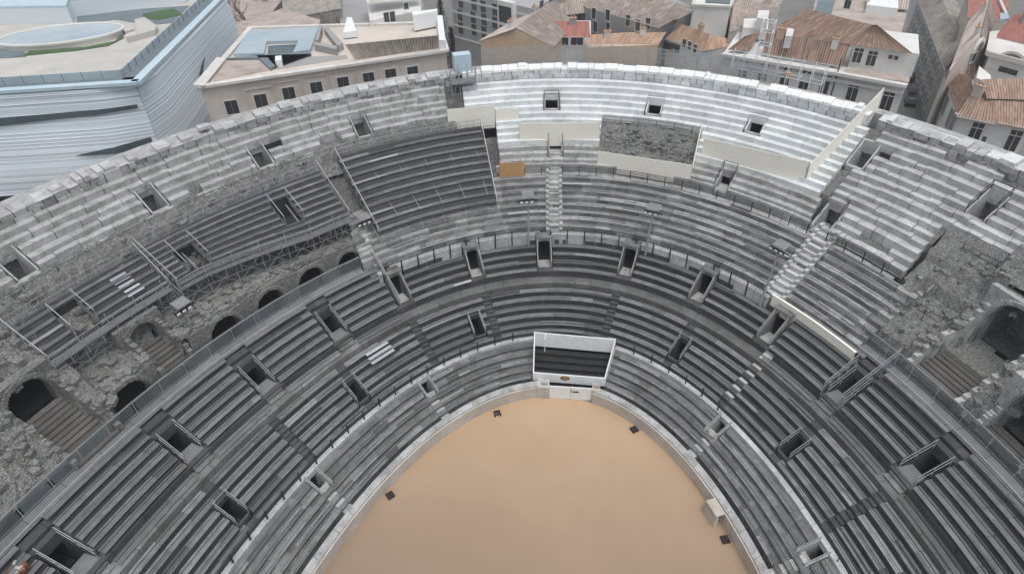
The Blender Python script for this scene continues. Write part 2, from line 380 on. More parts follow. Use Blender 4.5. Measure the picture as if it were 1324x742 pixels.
# ------------------------------------------------------------------ ruined parts: rubble slopes, open stair vaults
TR = [(-69.2, 17, 15.2, 20.6, 1.65, 'L'), (-60.0, 17, 16.2, 19.8, 1.2, 'L'), (53.9, 20, 15.7, 22.0, 2.1, 'R'), (60.3, 17, 15.6, 17.6, 1.7, 'R'), (72, 17, 15.6, 20, 1.7, 'R')]
def trench(u, d, p, side):
    for u0, da, a, e, hw, sd_ in TR:
        if sd_ != side or abs(u-u0) > 9: continue
        n, t = nrm(u0, da); q = p-S(u0, da); y = q.dot(n)+da; x = q.dot(t)
        if abs(x) < hw and y < e: return y, a, e
    return None
def skipT(u, d, zs):
    if max(zs)-min(zs) < .7: return False
    p = S(u, d)
    for u0, da, a, e, hw, sd_ in TR:
        if abs(u-u0) > 9: continue
        n, t = nrm(u0, da); q = p-S(u0, da)
        if abs(q.dot(t)) < hw-.05 and abs(q.dot(n)+da-e) < .6: return True
    return False
def zL(u, d, p):
    t = trench(u, d, p, 'L')
    if t and d > 15.3: return 10.0+max(0, t[0]-16.2)*.40, .15
    z = prof(d)+.1
    if u > -66.3:
        z = 12.0+max(0, d-20.2)*1.08 if d < 24.2 else z
        z += .25*noise.noise(Vector((u*.3, d*.6, 5)))
    if d > 24.3: z += .5
    return z, 1.0
def zR(u, d, p):
    t = trench(u, d, p, 'R')
    if t and d > 15.65: return 10.0+max(0, t[0]-16.2)*.27, .12
    z = prof(d)+.0+.35*noise.noise(Vector((u*.21, d*.33, 2)))
    if d > 22.3: z += .35+(1.3 if 50.5 < u < 57 else 0)
    if d < 16.4: z = 10.3
    if 46.5 < u < 50.5 and 18.5 < d < 21: z -= .8
    return z, 1.0
b = MB(); hfield(b, UL, -66.5, 15.6, 25.5, zL, .33, .16, skip=skipT); hfield(b, -66.7, -36.3, 16.75, 25.5, zL, .33, .16, skip=skipT)
hfield(b, -37, -18.5, 23.2, 25.5, lambda u, d, p: (prof(d)+.1+(.6 if d > 24.6 else 0), 1), .35, .12)
b.build('rubble_slope', M['rubble'], amph)
b = MB(); hfield(b, -37, -12.4, 19.4, 24, lambda u, d, p: (prof(d)-.35, 1), .4, .1); b.build('rubble_slope', M['rubbled'], amph); b = MB(); hfield(b, -20, -16.2, 25, 29.9, lambda u, d, p: (prof(d)-.2, 1), .35, .15); b.build('rubble_slope', M['rubbled'], amph)
b = MB(); hfield(b, 2.2, 16.6, 20.6, 25.2, lambda u, d, p: (prof(d)-.1+.3*noise.noise(Vector((u*.3, d*.5, 1))), 1), .3, .12); b.build('rubble_slope', M['rubble'], amph)
b = MB(); hfield(b, 45.2, UR, 15.6, 24.6, zR, .33, .08, skip=skipT); b.build('rubble_slope', M['rubble'], amph)
# slope of mortar seen where blocks are gone
b = MB()
for lo, hi, d0 in ((UL, -19.2, 25.3), (29.5, 45, 20.4), (45, UR, 24.4)): hfield(b, lo, hi, d0, 29.8, lambda u, d, p: (prof(d)-.32 if all(abs(u-q[0]) > 2.6 or not (25.9 < d < 28.6) for q in TOP) and not any(abs(u-q[0]) < 3.2 and 19.9 < d < 23 for q in MIDV) else prof(d)-3.2, 1), .5, .1)
b.build('mortar_bed', M['rubble'], amph)
# loose stones
b = MB()
def stones(n, u0, u1, d0, d1, zf, s=(.12, .4)):
    for _ in range(n):
        u = rnd(u0, u1); d = rnd(d0, d1); p = S(u, d)
        z, r = zf(u, d, p)
        if r < .5: continue
        a = rnd(0, 6.3); ax = Vector((math.cos(a), math.sin(a), 0)); ay = Vector((-ax.y, ax.x, 0)); q = rnd(*s)
        b.box((p.x, p.y, z-.1), ax, ay, -q, q, -q*.7, q*.7, 0, .1+q*rnd(.4, 1), rnd(.2, 1))
stones(420, -95, -66, 15.8, 24, zL); stones(380, -66, -37, 16.9, 17.9, zL); stones(260, -66, -37, 18, 25, zL); stones(520, 46, 90, 15.8, 24, zR, (.08, .24)); stones(160, 3, 16, 20.8, 24.8, lambda u, d, p: (prof(d)-.1, 1), (.1, .28)); stones(24, 47, 60, 16, 22, zR, (.25, .5))
tag(b.build('loose_stones', M['rubble']), 'loose rubble stones strewn over the ruined slopes left and right', 'rubble', kind='stuff')

# ------------------------------------------------------------------ doorways in local axes: x along the ring, y outward, z up
def arch_wall(mb, o, ax, ay, y, th, W, z0, z1, hw, zs, arched=True, tone=.6, mi=0, n=8):
    """upright wall W wide with an opening hw wide; zs = springing height"""
    P = lambda x, yy, z: o+ax*x+ay*yy+Vector((0, 0, z))
    mb.box(o, ax, ay, -W, -hw, y, y+th, z0, z1, tone, mi); mb.box(o, ax, ay, hw, W, y, y+th, z0, z1, tone, mi)
    xs = [-hw+2*hw*i/n for i in range(n+1)]
    h = lambda x: zs+(math.sqrt(max(0, hw*hw-x*x)) if arched else 0)
    for p, q in zip(xs, xs[1:]):
        mb.hexa([P(p, y, h(p)), P(q, y, h(q)), P(q, y+th, h(q)), P(p, y+th, h(p)), P(p, y, z1), P(q, y, z1), P(q, y+th, z1), P(p, y+th, z1)], tone, mi)
def tunnel(mb, o, ax, ay, y0, y1, hw, z0, zs, arched=True, n=8, tone=.5, mi=0):
    P = lambda x, yy, z: o+ax*x+ay*yy+Vector((0, 0, z))
    pr = [(-hw, z0)]+[(-hw+2*hw*i/n, zs+(math.sqrt(max(0, hw*hw-(-hw+2*hw*i/n)**2)) if arched else 0)) for i in range(n+1)]+[(hw, z0)]
    for (xa, za), (xb, zb) in zip(pr, pr[1:]): mb.poly([P(xa, y0, za), P(xb, y0, zb), P(xb, y1, zb), P(xa, y1, za)], tone, mi)
    mb.poly([P(x, y1, z) for x, z in pr], tone, mi); mb.poly([P(-hw, y0, z0), P(hw, y0, z0), P(hw, y1, z0), P(-hw, y1, z0)], tone, mi)
def doorway(u, da, d0, d1, hw, zf, ztop, spring, arched, wallm, rails, rail_h=.95, slope=.70, coping=.28, floorm='light', headroom=None, railm='steel', back=True, top_rail=True, thin=.2, sink=None, roof_to=None):
    n, t = nrm(u, da); q0 = S(uray(u, da, d0), d0); o = Vector((q0.x, q0.y, 0)); q1 = S(uray(u, da, d1), d1); D = (q1-q0).dot(n)
    v = tag(bpy.data.objects.new('doorway', None)); C.objects.link(v); v.location = (q0.x, q0.y, zf); v.parent = amph; v.empty_display_size = .5
    f = MB(); f.box(o, t, n, -hw, hw, -.15, sink[0] if sink else D, zf-.4, zf, .6); f.build('threshold', M[floorm], v)
    if sink: f = MB(); f.box(o, t, n, -hw, hw, sink[0]+.002, D, zf-sink[1]-.3, zf-sink[1], .6); f.build('pit', M['tunnel'], v)
    zq = zf-(sink[1] if sink else 0)
    s = MB()
    for sg in (-1, 1):
        x0, x1 = (-hw-thin, -hw) if sg < 0 else (hw, hw+thin)
        P = lambda x, y, z: o+t*x+n*y+Vector((0, 0, z))
        za = zf+coping+.12; zb = zf+coping+.12+slope*D
        s.hexa([P(x0, 0, zq-.6), P(x1, 0, zq-.6), P(x1, D, zq-.6), P(x0, D, zq-.6), P(x0, 0, za), P(x1, 0, za), P(x1, D, zb), P(x0, D, zb)], rnd(.4, .8))
    if back:
        arch_wall(s, o, t, n, D, .3, hw+.22, zq-.2, ztop, hw*.94, zf+spring, arched, .6)
        if roof_to: s.box(o, t, n, -hw-.22, hw+.22, D+.302, D+roof_to-d1, ztop-.25, ztop-.004, .5)
    s.build('jambs', M[wallm], v)
    if back:
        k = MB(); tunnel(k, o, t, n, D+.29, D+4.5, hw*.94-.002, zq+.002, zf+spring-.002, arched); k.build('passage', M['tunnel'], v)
    if rails:
        r = MB()
        for sg in (-1, 1):
            x = sg*(hw+thin/2); P = lambda y, z: o+t*x+n*y+Vector((0, 0, z))
            for i in range(3):
                y = D*i/2; zb = zf+coping+.1+slope*y; r.bar(P(y, zb), P(y, zb+rail_h), .03)
            for h in (rail_h, rail_h*.5): r.bar(P(0, zf+coping+.1+h), P(D, zf+coping+.1+slope*D+h), .03)
        if top_rail:
            for h in (rail_h, rail_h*.5):
                z = zf+coping+.1+slope*D+h; r.bar(o+t*(-hw-.11)+n*D+Vector((0, 0, z)), o+t*(hw+.11)+n*D+Vector((0, 0, z)), .026)
        r.build('guard_rail', M[railm], v)
    return v
for u, d in UP: doorway(u, d, 11.0, 12.75, .62, 7.05, 9.8, 1.95, True, 'mid', True, .55, coping=.25, slope=1.0, roof_to=13.7, thin=.14)
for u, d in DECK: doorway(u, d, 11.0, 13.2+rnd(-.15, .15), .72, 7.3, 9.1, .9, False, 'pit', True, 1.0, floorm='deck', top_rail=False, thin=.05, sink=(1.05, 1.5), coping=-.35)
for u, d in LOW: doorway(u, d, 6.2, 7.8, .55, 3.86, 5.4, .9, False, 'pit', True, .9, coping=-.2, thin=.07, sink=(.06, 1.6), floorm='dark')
for u, d in PODV: doorway(u, d, 3.1, 4.8, .52, 1.95, 3.1, .7, False, 'light', True, .4, coping=.1, slope=.56, thin=.1, sink=(.8, .8), top_rail=False)
for i, (u, d) in enumerate(TOP):
    old = u < -17 or u > 34
    doorway(u, d, 26.1 if old else 26.6, 28.3 if old else 27.7, .72, 17.75, 19.55 if old else 19.2, .6, False, ('pale' if u > 0 else 'light') if old else 'new', u in (-4.9, 46.4, 58.5), .8, coping=.02, slope=.74, floorm='light', railm='iron', thin=.12, sink=(.3, 1.2))
doorway(35.0, 21.9, 20.4, 22.6, .75, 13.45, 15.6, 1.5, False, 'light', True, 1.0, coping=.3, slope=.7, floorm='light', railm='iron')
doorway(46.3, 21.4, 20.3, 22.6, .85, 13.2, 15.5, 1.0, False, 'rubble', False, coping=.3, floorm='light', sink=(.9, 1.2))
for u, d, d0, d1, hw in ((-4.2, 22.4, 21.75, 23.2, .65), (21.4, 21.5, 20.5, 22.2, .6)): doorway(u, d, d0, d1, hw, prof(d0)-.1, prof(d1)+.3, 1.2, False, 'light', True, 1.0, coping=.2, floorm='pale', railm='iron', back=False)
# vaults of the ruined ring on the left
for u, hw in ((-64.7, 1.6), (-54.3, 1.4), (-48.7, 1.3), (-43.2, 1.3), (-37.9, 1.1)):
    n, t = nrm(u, 16.6); p = S(u, 16.5); o = Vector((p.x, p.y, 0)); v = bpy.data.objects.new('vault', None); C.objects.link(v); v.parent = amph; v.location = (p.x, p.y, 9.6)
    k = MB(); W = 2.15; arch_wall(k, o, t, n, 0, .7, W, 9.0, 12.0+rnd(-.1, .15), hw, 10.35, True, .5)
    for i in range(24):
        a = math.pi*(i+.5)/24; rr = hw+.22; x = math.cos(a)*rr; z = 10.35+math.sin(a)*rr; k.box(o+t*x+Vector((0, 0, z)), t, n, -.14, .14, -.12-rnd(0, .1), .3, -.16, .16, rnd(.4, 1))
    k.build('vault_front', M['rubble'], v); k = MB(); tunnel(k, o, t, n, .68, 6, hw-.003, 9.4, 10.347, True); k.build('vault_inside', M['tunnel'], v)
for a, e in ((-66.9, -66.2), (-63.0, -61.6), (-58.0, -56.3), (-51.9, -51.1), (-46.4, -45.6), (-41, -40.1), (-36.2, -35.8)): k = MB(); k.cbox(a, e, 16.55, 17.3, 9, 12.0, .5); k.build('vault_pier', M['rubble'], amph)
# mouths at the head of the open stairs, with steps
for u0, da, a, e, hw, sd_ in TR:
    n, t = nrm(u0, da); q = S(u0, da); o = Vector((q.x, q.y, 0)); y1 = e-da-.25; big = hw > 1.4
    v = bpy.data.objects.new('stair_vault', None); C.objects.link(v); v.parent = amph; v.location = (q.x, q.y, 10)
    zf = 10.0+(.40 if sd_ == 'L' else .27)*max(0, e-16.2); sl = .40 if sd_ == 'L' else .27
    k = MB(); hr = (2.3 if sd_ == 'R' else 1.2) if big else .9
    arch_wall(k, o, t, n, y1, .8, hw+.7, zf-1.5, zf+hr+hw*.95+.35, hw*.92, zf+hr, True, .5)
    for i in range(22):
        a_ = math.pi*(i+.5)/22; rr = hw*.92+.2; k.box(o+t*(math.cos(a_)*rr)+Vector((0, 0, zf+hr+math.sin(a_)*rr)), t, n, -.17, .17, y1-.1-rnd(0, .06), y1+.3, -.17, .17, rnd(.3, 1))
    k.build('vault_front', M['light' if sd_ == 'R' else 'rubble'], v)
    k = MB(); tunnel(k, o, t, n, y1+.78, y1+(3.2 if sd_ == 'R' else 6.5), hw*.92-.003, zf-.3, zf+hr-.003, True); k.build('vault_inside', M['rubble' if sd_ == 'R' else 'tunnel'], v)
    k = MB()
    for i in range(int((e-a)/.42)):
        y = a+.42*i; z = 10.0+sl*max(0, y+.3-16.2)
        if sd_ == 'R' and i > 7 and big: z = 10.0+sl*max(0, a+.42*8-16.2)+.02*(i-8)
        k.box(o, t, n, -hw-.15, hw+.15, y-da, y-da+.44, z-.5, z+.12+rnd(-.02, .02), rnd(.2, .8))
    k.build('steps', M['earth'], v)
    for sg in (-1, 1):
        k = MB(); x = sg*(hw+.12)
        P = lambda y, z: o+t*x+n*y+Vector((0, 0, z))
        for i in range(10):
            ya = a-da+(e-a)*i/10; yb = a-da+(e-a)*(i+1)/10; zt = prof(a+(e-a)*(i+.5)/10)+rnd(-.1, .3)
            k.box(o, t, n, x-.2, x+.2, ya, yb, 9, max(10.6, zt), rnd(.3, .8))
        k.build('vault_side', M['rubble' if sd_ == 'L' else 'light'], v)
# ------------------------------------------------------------------ plank benches, one stand per wedge, one child per row
def bench_row(parent, ivs, d, z, wid=.5, lift=.2, npl=3, mt='plank', miss=.02, pale=.0, tone=(.1, .9), step=3.0, seglen=(2.0, 4.5)):
    b = MB(); pl = MB(); ft = None
    if lift < .28 and wid > .4 and lift > .08: ft = (wid*.62+.12, wid*.62+.34 if wid < .55 else wid*.62+.40); wid *= .62; npl = max(1, npl-1)
    pw_ = wid/npl
    for a, e in ivs:
        u = a
        while u < e-.02:
            k = mpd(u, d); q = min(e, u+rnd(*seglen)/k)
            if e-q < .8/k: q = e
            tt = .5+(rnd(*tone)-.5)*.45; od = random.random(); tt += -.33 if od < .08 else .3 if od > .94 else 0
            b.cbox(u+.012/k, q-.012/k, d-.115, d-.085, z+lift-.075, z+lift+.004, min(1, tt+.4+rnd(-.1, .1)), step)
            dj = rnd(-.025, .025); z0_r = z; z = z+rnd(-.015, .015)
            for i in range(npl):
                if random.random() < miss: continue
                x = d-.08+dj+i*pw_; tgt = pl if random.random() < pale else b; dz = rnd(-.012, .012)
                tgt.cbox(u+.012/k, q-.012/k, x+.012, x+pw_-.022, z+lift-.05+dz, z+lift+dz, max(0, min(1, tt+rnd(-.16, .16))), step)
            if ft and random.random() > miss*1.5: b.cbox(u+.02/k, q-.02/k, d-.08+ft[0]+dj*2, d-.08+ft[1]+dj*2, z+.03, z+.085, max(0, min(1, tt+rnd(-.25, .2))), step)
            for uu in (u+.3/k, (u+q)/2): b.cbox(uu, uu+.07/k, d+.02, d+wid-.12, z-.02, z+lift-.055, .2, 9)
            u = q; z = z0_r
    o = b.build('bench_row', M[mt], parent)
    if pl.f and o is not None: pl.build('replaced_plank', M['plankl'], o)
    return o
ORD = ['first', 'second', 'third', 'fourth', 'fifth', 'sixth', 'seventh', 'eighth', 'ninth', 'tenth', 'eleventh', 'twelfth', 'thirteenth', 'fourteenth']
def wedge(name, label, group, ba, bb, rows_, sideA=.45, sideB=.45, **kw):
    """ba, bb: (u, ring) anchors of the two end walls; rows_: list of (d, z)"""
    um = (ba[0]+bb[0])/2; d0 = rows_[0][0]; p = S(um, d0, rows_[0][1])
    t = thing(name, label, 'bench stand', p, group)
    for d, z in rows_:
        a = uray(ba[0], ba[1], d+.3, sideA); e = uray(bb[0], bb[1], d+.3, -sideB)
        for iv in ranges(a, e, d, d+.6): bench_row(t, [iv], d, z, **kw)
    return t
mids = [(10.5+.7*k, prof(10.5+.7*k+.35)+.02) for k in range(4)]
lows = [(5.45, 3.42)]+[(5.9+.7*k, prof(5.9+.7*k+.35)+.02) for k in range(5)]
ub = [(-96, 12)]+DECK[:4]+UP+DECK[4:]+[(92, 12)]; ub = [(q[0], q[1]) for q in ub]
names_u = []
for i, (p, q) in enumerate(zip(ub, ub[1:])):
    side = p[0] < -34 or q[0] > 46.5; cen = -34 < p[0] and q[0] < 36.5
    desc = ('wide dark benches below the left steel fence' if p[0] < -40 else 'wide dark benches below the right steel fence' if p[0] > 47 else 'benches under the white painted parapet' if 36 <= p[0] < 37 else 'dark benches between arched doorways' if cen else 'grey benches beside the end arched doorway')
    lab = '%s, %s wedge along the doorway row' % (desc, ORD[i])
    rr = list(mids)
    if side:
        rr = [(9.8, prof(9.95))]+[(10.65+.68*k, prof(10.65+.68*k+.35)+.12) for k in range(6)]
        wedge('bench_stand', lab, 'bench wedges along the doorway row', p, q, rr, 1.0, 1.0, wid=.58, lift=.16, npl=2, mt='plankd', seglen=(3, 8), miss=0, tone=(.25, .7))
    else:
        if q[0] > 46.5 or p[0] > 35: rr = mids[:4]
        wedge('bench_stand', lab, 'bench wedges along the doorway row', p, q, rr, .8, .8, wid=.46, lift=.2, npl=2, mt='plankd' if cen else 'plank', miss=.02, pale=.004)
lb = [-95, -77, -65, -55.5, -44.7, -31.5, -17.3, 9.0, 24.2, 36.4, 47.4, 57.3, 76, 92]
for i, (p, q) in enumerate(zip(lb, lb[1:])):
    where = 'behind the white spectator box' if p == -17.3 else 'above the left podium rail' if q < -17 else 'above the right podium rail'
    wedge('bench_stand', '%s benches of the middle terrace %s, %s wedge' % ('slatted grey' if p > 9 else 'worn dark', where, ORD[i]), 'bench wedges of the middle terrace', (p, 7.5), (q, 7.5), lows, .42, .42, wid=.5, lift=.18, npl=3, mt='plank' if p > 8 or p < -40 else 'plankd', pale=.008, miss=.03)
tb = [(-95, -78), (-78, -55.8), (-55.8, -33.4), (-33.4, -8.5), (11.4, 37.2), (37.2, 57.9), (57.9, 90)]
for i, (p, q) in enumerate(tb):
    rr = [(1.38+.69*k, prof(1.38+.69*k+.35)+.12) for k in range(5)]
    wedge('bench_stand', 'rough broken stone and plank rows right behind the arena wall, %s stretch' % ORD[i], 'lowest bench rows behind the arena wall', (p, 3), (q, 3), rr, .5, .5, wid=.44, lift=.07, npl=3, mt='plank', miss=.3, pale=.02, seglen=(1.2, 3.2), tone=(-.4, 1.4))
trs = [((-12.6, 17), (-5.2, 17), 'between the brown board and the pale stair'), ((-3.2, 17), (14.0, 17), 'right of the pale stair'), ((15.4, 17), (33.4, 17), 'between two lamp posts and the white stone stair'), ((36.2, 16), (44.3, 16), 'right of the white stone stair')]
for p, q, wh in trs:
    rr = [(14.5+.66*k, prof(14.5+.66*k+.33)+.1) for k in range(8)]
    wedge('bench_stand', 'weathered plank rows of the upper terrace %s' % wh, 'bench rows of the upper terrace', p, q, rr, .15, .15, wid=.42, lift=.1, npl=3, mt='plankm', miss=.25, pale=.05, seglen=(1.5, 4), tone=(-.2, 1.6))
t = thing('bench_stand', 'two low plank rows under the big dark raised stand', 'bench stand', S(-24, 14.6, 9.9), 'bench rows of the upper terrace')
for d in (14.5, 15.2): bench_row(t, [(uray(-34, 13, d), -13)], d, prof(d+.33)+.1, .42, .1, 3, 'plankm', miss=.2, pale=.05)
# narrow stairs of half steps
def stairs(u, da, d0, d1, hw, mt, step=.35, zoff=.05, holes=False):
    b = MB(); n, t = nrm(u, da); q = S(u, da); o = Vector((q.x, q.y, 0)); y = d0
    while y < d1:
        uu = uray(u, da, y); p = S(uu, y); yy = (p-q).dot(n); z = prof(y+step/2)+zoff
        b.box(o, t, n, -hw, hw, yy, yy+step+.04, z-.45, z+rnd(-.02, .02), rnd(.3, .9))
        if holes:
            for sg in (-1, 1): b.box(o, t, n, sg*hw-.16, sg*hw+.16, yy, yy+step+.03, z-.3, z+.2, rnd(.3, .9))
        y += step
    return b.build('stairway', M[mt], amph)
for u in (-17.3, 9.0, 57.3, -31.5, -55.5): stairs(u, 7.5, 5.95, 9.4, .36, 'dark')
stairs(36.4, 7.5, 5.95, 10.9, .42, 'pale'); stairs(-4.2, 17, 14.0, 19.7, .7, 'light', .5, .22, True); stairs(-4.2, 22, 19.8, 21.8, .55, 'light')
stairs(34.9, 17, 14.0, 20.3, .85, 'pale', .52, .3, True)
for u in (-55.8, -33.4, 37.2, 57.9): stairs(u, 3.2, 1.0, 3.2, .42, 'light', .36, .08)
# steps down from the plank decks of the side stands
for u, d in DECK: stairs(u, d, 9.6, 10.95, .8, 'mid', .4, .0)

# ------------------------------------------------------------------ railings
def railing(name, label, group, cat, u0, u1, d, z, h, sp, mt, bars, r=.035, infill=None, br=.022, lean=0):
    t = thing(name, label, cat, S((u0+u1)/2, d, z), group); u = u0; rb = MB(); inf = MB()
    while u <= u1+.01:
        if not infill or True:
            b = MB(); b.bar(S(u, d, z-.35), S(u, d+lean, z+h), r, .5); b.build('post', M[mt], t)
        q = u+sp/mpd(u, d); e = min(q, u1)
        if e > u+.05:
            for f in bars: rb.bar(S(u, d+lean*f, z+h*f), S(e, d+lean*f, z+h*f), br, .5)
            if infill: inf.hexa([S(u+.15, d-.012, z+.08), S(e-.15, d-.012, z+.08), S(e-.15, d+.012, z+.08), S(u+.15, d+.012, z+.08)]+[S(u+.15, d-.012+lean, z+h*.93), S(e-.15, d-.012+lean, z+h*.93), S(e-.15, d+.012+lean, z+h*.93), S(u+.15, d+.012+lean, z+h*.93)], rnd(.2, .8))
        u = q
    rb.build('rail', M[mt], t)
    if infill: inf.build('infill_panel', M[infill], t)
    return t
railing('railing', 'thin black railing on the pale kerb left of the white box', 'railings along the podium kerb', 'railing', -92, -9.3, 4.95, 3.16, 1.05, 1.85, 'iron', (1, .5), .07)
railing('railing', 'thin black railing on the pale kerb right of the white box', 'railings along the podium kerb', 'railing', 11.6, 36.0, 4.95, 3.16, 1.05, 1.85, 'iron', (1, .5), .07)
railing('railing', 'thin black railing on the pale kerb at the right frame side', 'railings along the podium kerb', 'railing', 60, 88, 5.0, 3.16, .5, 2.4, 'iron', (1,), br=.015)
for a, e, wh in ((-33.8, -19.9, 'left of the second arched doorway'), (-17.8, -6.6, 'between the two middle arched doorways on the left'), (-4.7, 9.2, 'over the benches above the white box'), (11.1, 22.9, 'right of the fourth arched doorway'), (24.8, 33.6, 'ending at the white painted parapet')):
    railing('railing', 'black railing on the pale parapet %s' % wh, 'railings on the doorway parapet', 'railing', a, e, 13.24, 9.1, 1.3, 1.75, 'iron', (1, .7), .075)
railing('railing', 'black railing with close bars along the upper walkway, middle stretch', 'railings along the upper walkway', 'railing', -3.0, 30.4, 19.6, 13.15, 1.15, 1.8, 'iron', (1, .85, .7, .55), .055, br=.03)
railing('railing', 'short black railing beside the brown board', 'railings along the upper walkway', 'railing', -9.0, -5.4, 19.6, 13.15, 1.1, 1.8, 'iron', (1, .7, .4), .045)
railing('railing', 'black railing of the upper walkway just left of the white stair', 'railings along the upper walkway', 'railing', 31.2, 33.9, 19.7, 13.2, 1.1, 1.8, 'iron', (1, .85, .7), .055, br=.03)
railing('railing', 'black railing of the upper walkway, right of the white stair', 'railings along the upper walkway', 'railing', 36.0, 44.6, 19.7, 13.25, 1.1, 1.8, 'iron', (1, .85, .7), .055, br=.03)
railing('railing', 'black railing above the rubble between two cream boards', 'railings by the cream boards', 'railing', 2.6, 16.0, 25.0, 16.75, 1.0, 1.9, 'iron', (1, .6), .035)
railing('railing', 'lower black railing in the rubble recess behind the cream board', 'railings by the cream boards', 'railing', 3.2, 15.4, 22.6, 15.3, 1.0, 2.2, 'iron', (1, .5), .035)
railing('railing', 'black railing over the rubble left of the cream boards', 'railings by the cream boards', 'railing', -18.9, -13.4, 23.9, 16.3, 1.1, 1.6, 'iron', (1, .75, .5), .03)
railing('railing', 'thin iron railing at the foot of the old stone rows, far left', 'railings under the top rows', 'railing', -92, -20, 25.05, 17.15, .8, 2.6, 'iron', (1, .5), .026, br=.016)
railing('railing', 'black railing at the broken edge beside the stair pit on the right', 'railings of the ruin', 'railing', 47.2, 50.4, 23.6, 15.9, 1.0, 1.4, 'iron', (1, .6), .03)
railing('railing', 'black railing on the low rubble ledge right of the white parapet', 'railings of the ruin', 'railing', 46.6, 50.0, 18.6, 12.6, 1.0, 1.6, 'iron', (1, .5), .03)
# fenced walkways above the wide side benches
def side_walk(label, lab2, u0, u1):
    t = thing('plank_walkway', label, 'walkway', S((u0+u1)/2, 14.9, 9.6)); b = MB(); k = MB()
    u = u0
    while u < u1: q = min(u1, u+rnd(2, 3)/mpd(u, 14.8)); b.cbox(u+.02, q-.02, 14.7, 15.5, 9.78, 9.86, rnd(.3, .8), 2.5); u = q
    b.build('deck', M['deck'], t); k.cbox(u0, u1, 14.62, 14.7, 9.6, 9.93, .7, 2.5); k.build('edge_board', M['steel'], t)
    t2 = railing('walkway_fence', lab2, 'fences of the side walkways', 'fence', u0, u1, 15.5, 9.9, 1.15, 2.3, 'steel', (1, .93, .06), .04, 'mesh', .035, lean=.1)
    return t
side_walk('grey steel deck walkway behind the wide benches on the left', 'grey steel fence with dark panels in front of the ruined vaults', -96, -36.6)
side_walk('grey steel deck walkway behind the wide benches on the right', 'grey steel fence with dark panels in front of the right ruin', 45.2, 92)
# end fences of the raised side benches
def end_fence(label, u, da, d0, d1, side):
    a = S(uray(u, da, d0), d0); e = S(uray(u, da, d1), d1); t = thing('end_fence', label, 'fence', (a.x, a.y, prof(d0)), 'steel end fences of the bench stands'); b = MB(); p = MB()
    za = prof(d0)+.5; ze = prof(d1)+.5; A_ = lambda f, h: a.lerp(e, f)+Vector((0, 0, za+(ze-za)*f+h))
    for i in range(5): k = MB(); k.bar(A_(i/4, -.6), A_(i/4, 1.0), .03); k.build('post', M['steel'], t)
    for h in (1.0, .92, .5): b.bar(A_(0, h), A_(1, h), .03)
    b.build('rail', M['steel'], t); p.poly([A_(0, 0), A_(1, 0), A_(1, .45), A_(0, .45)], .5); p.poly([A_(0, -.9), A_(1, -.9), A_(1, 0), A_(0, 0)], .3); p.build('side_panel', M['mesh'], t)
end_fence('steel end fence of the left wide benches next to the first arched doorway', -34.0, 13, 10.8, 15.5, 1)
end_fence('steel end fence of the right wide benches beside the white parapet', 48.9, 13, 10.8, 15.3, 1)
end_fence('steel end fence under the right end of the white parapet', 46.5, 12.5, 10.6, 13.4, 1)

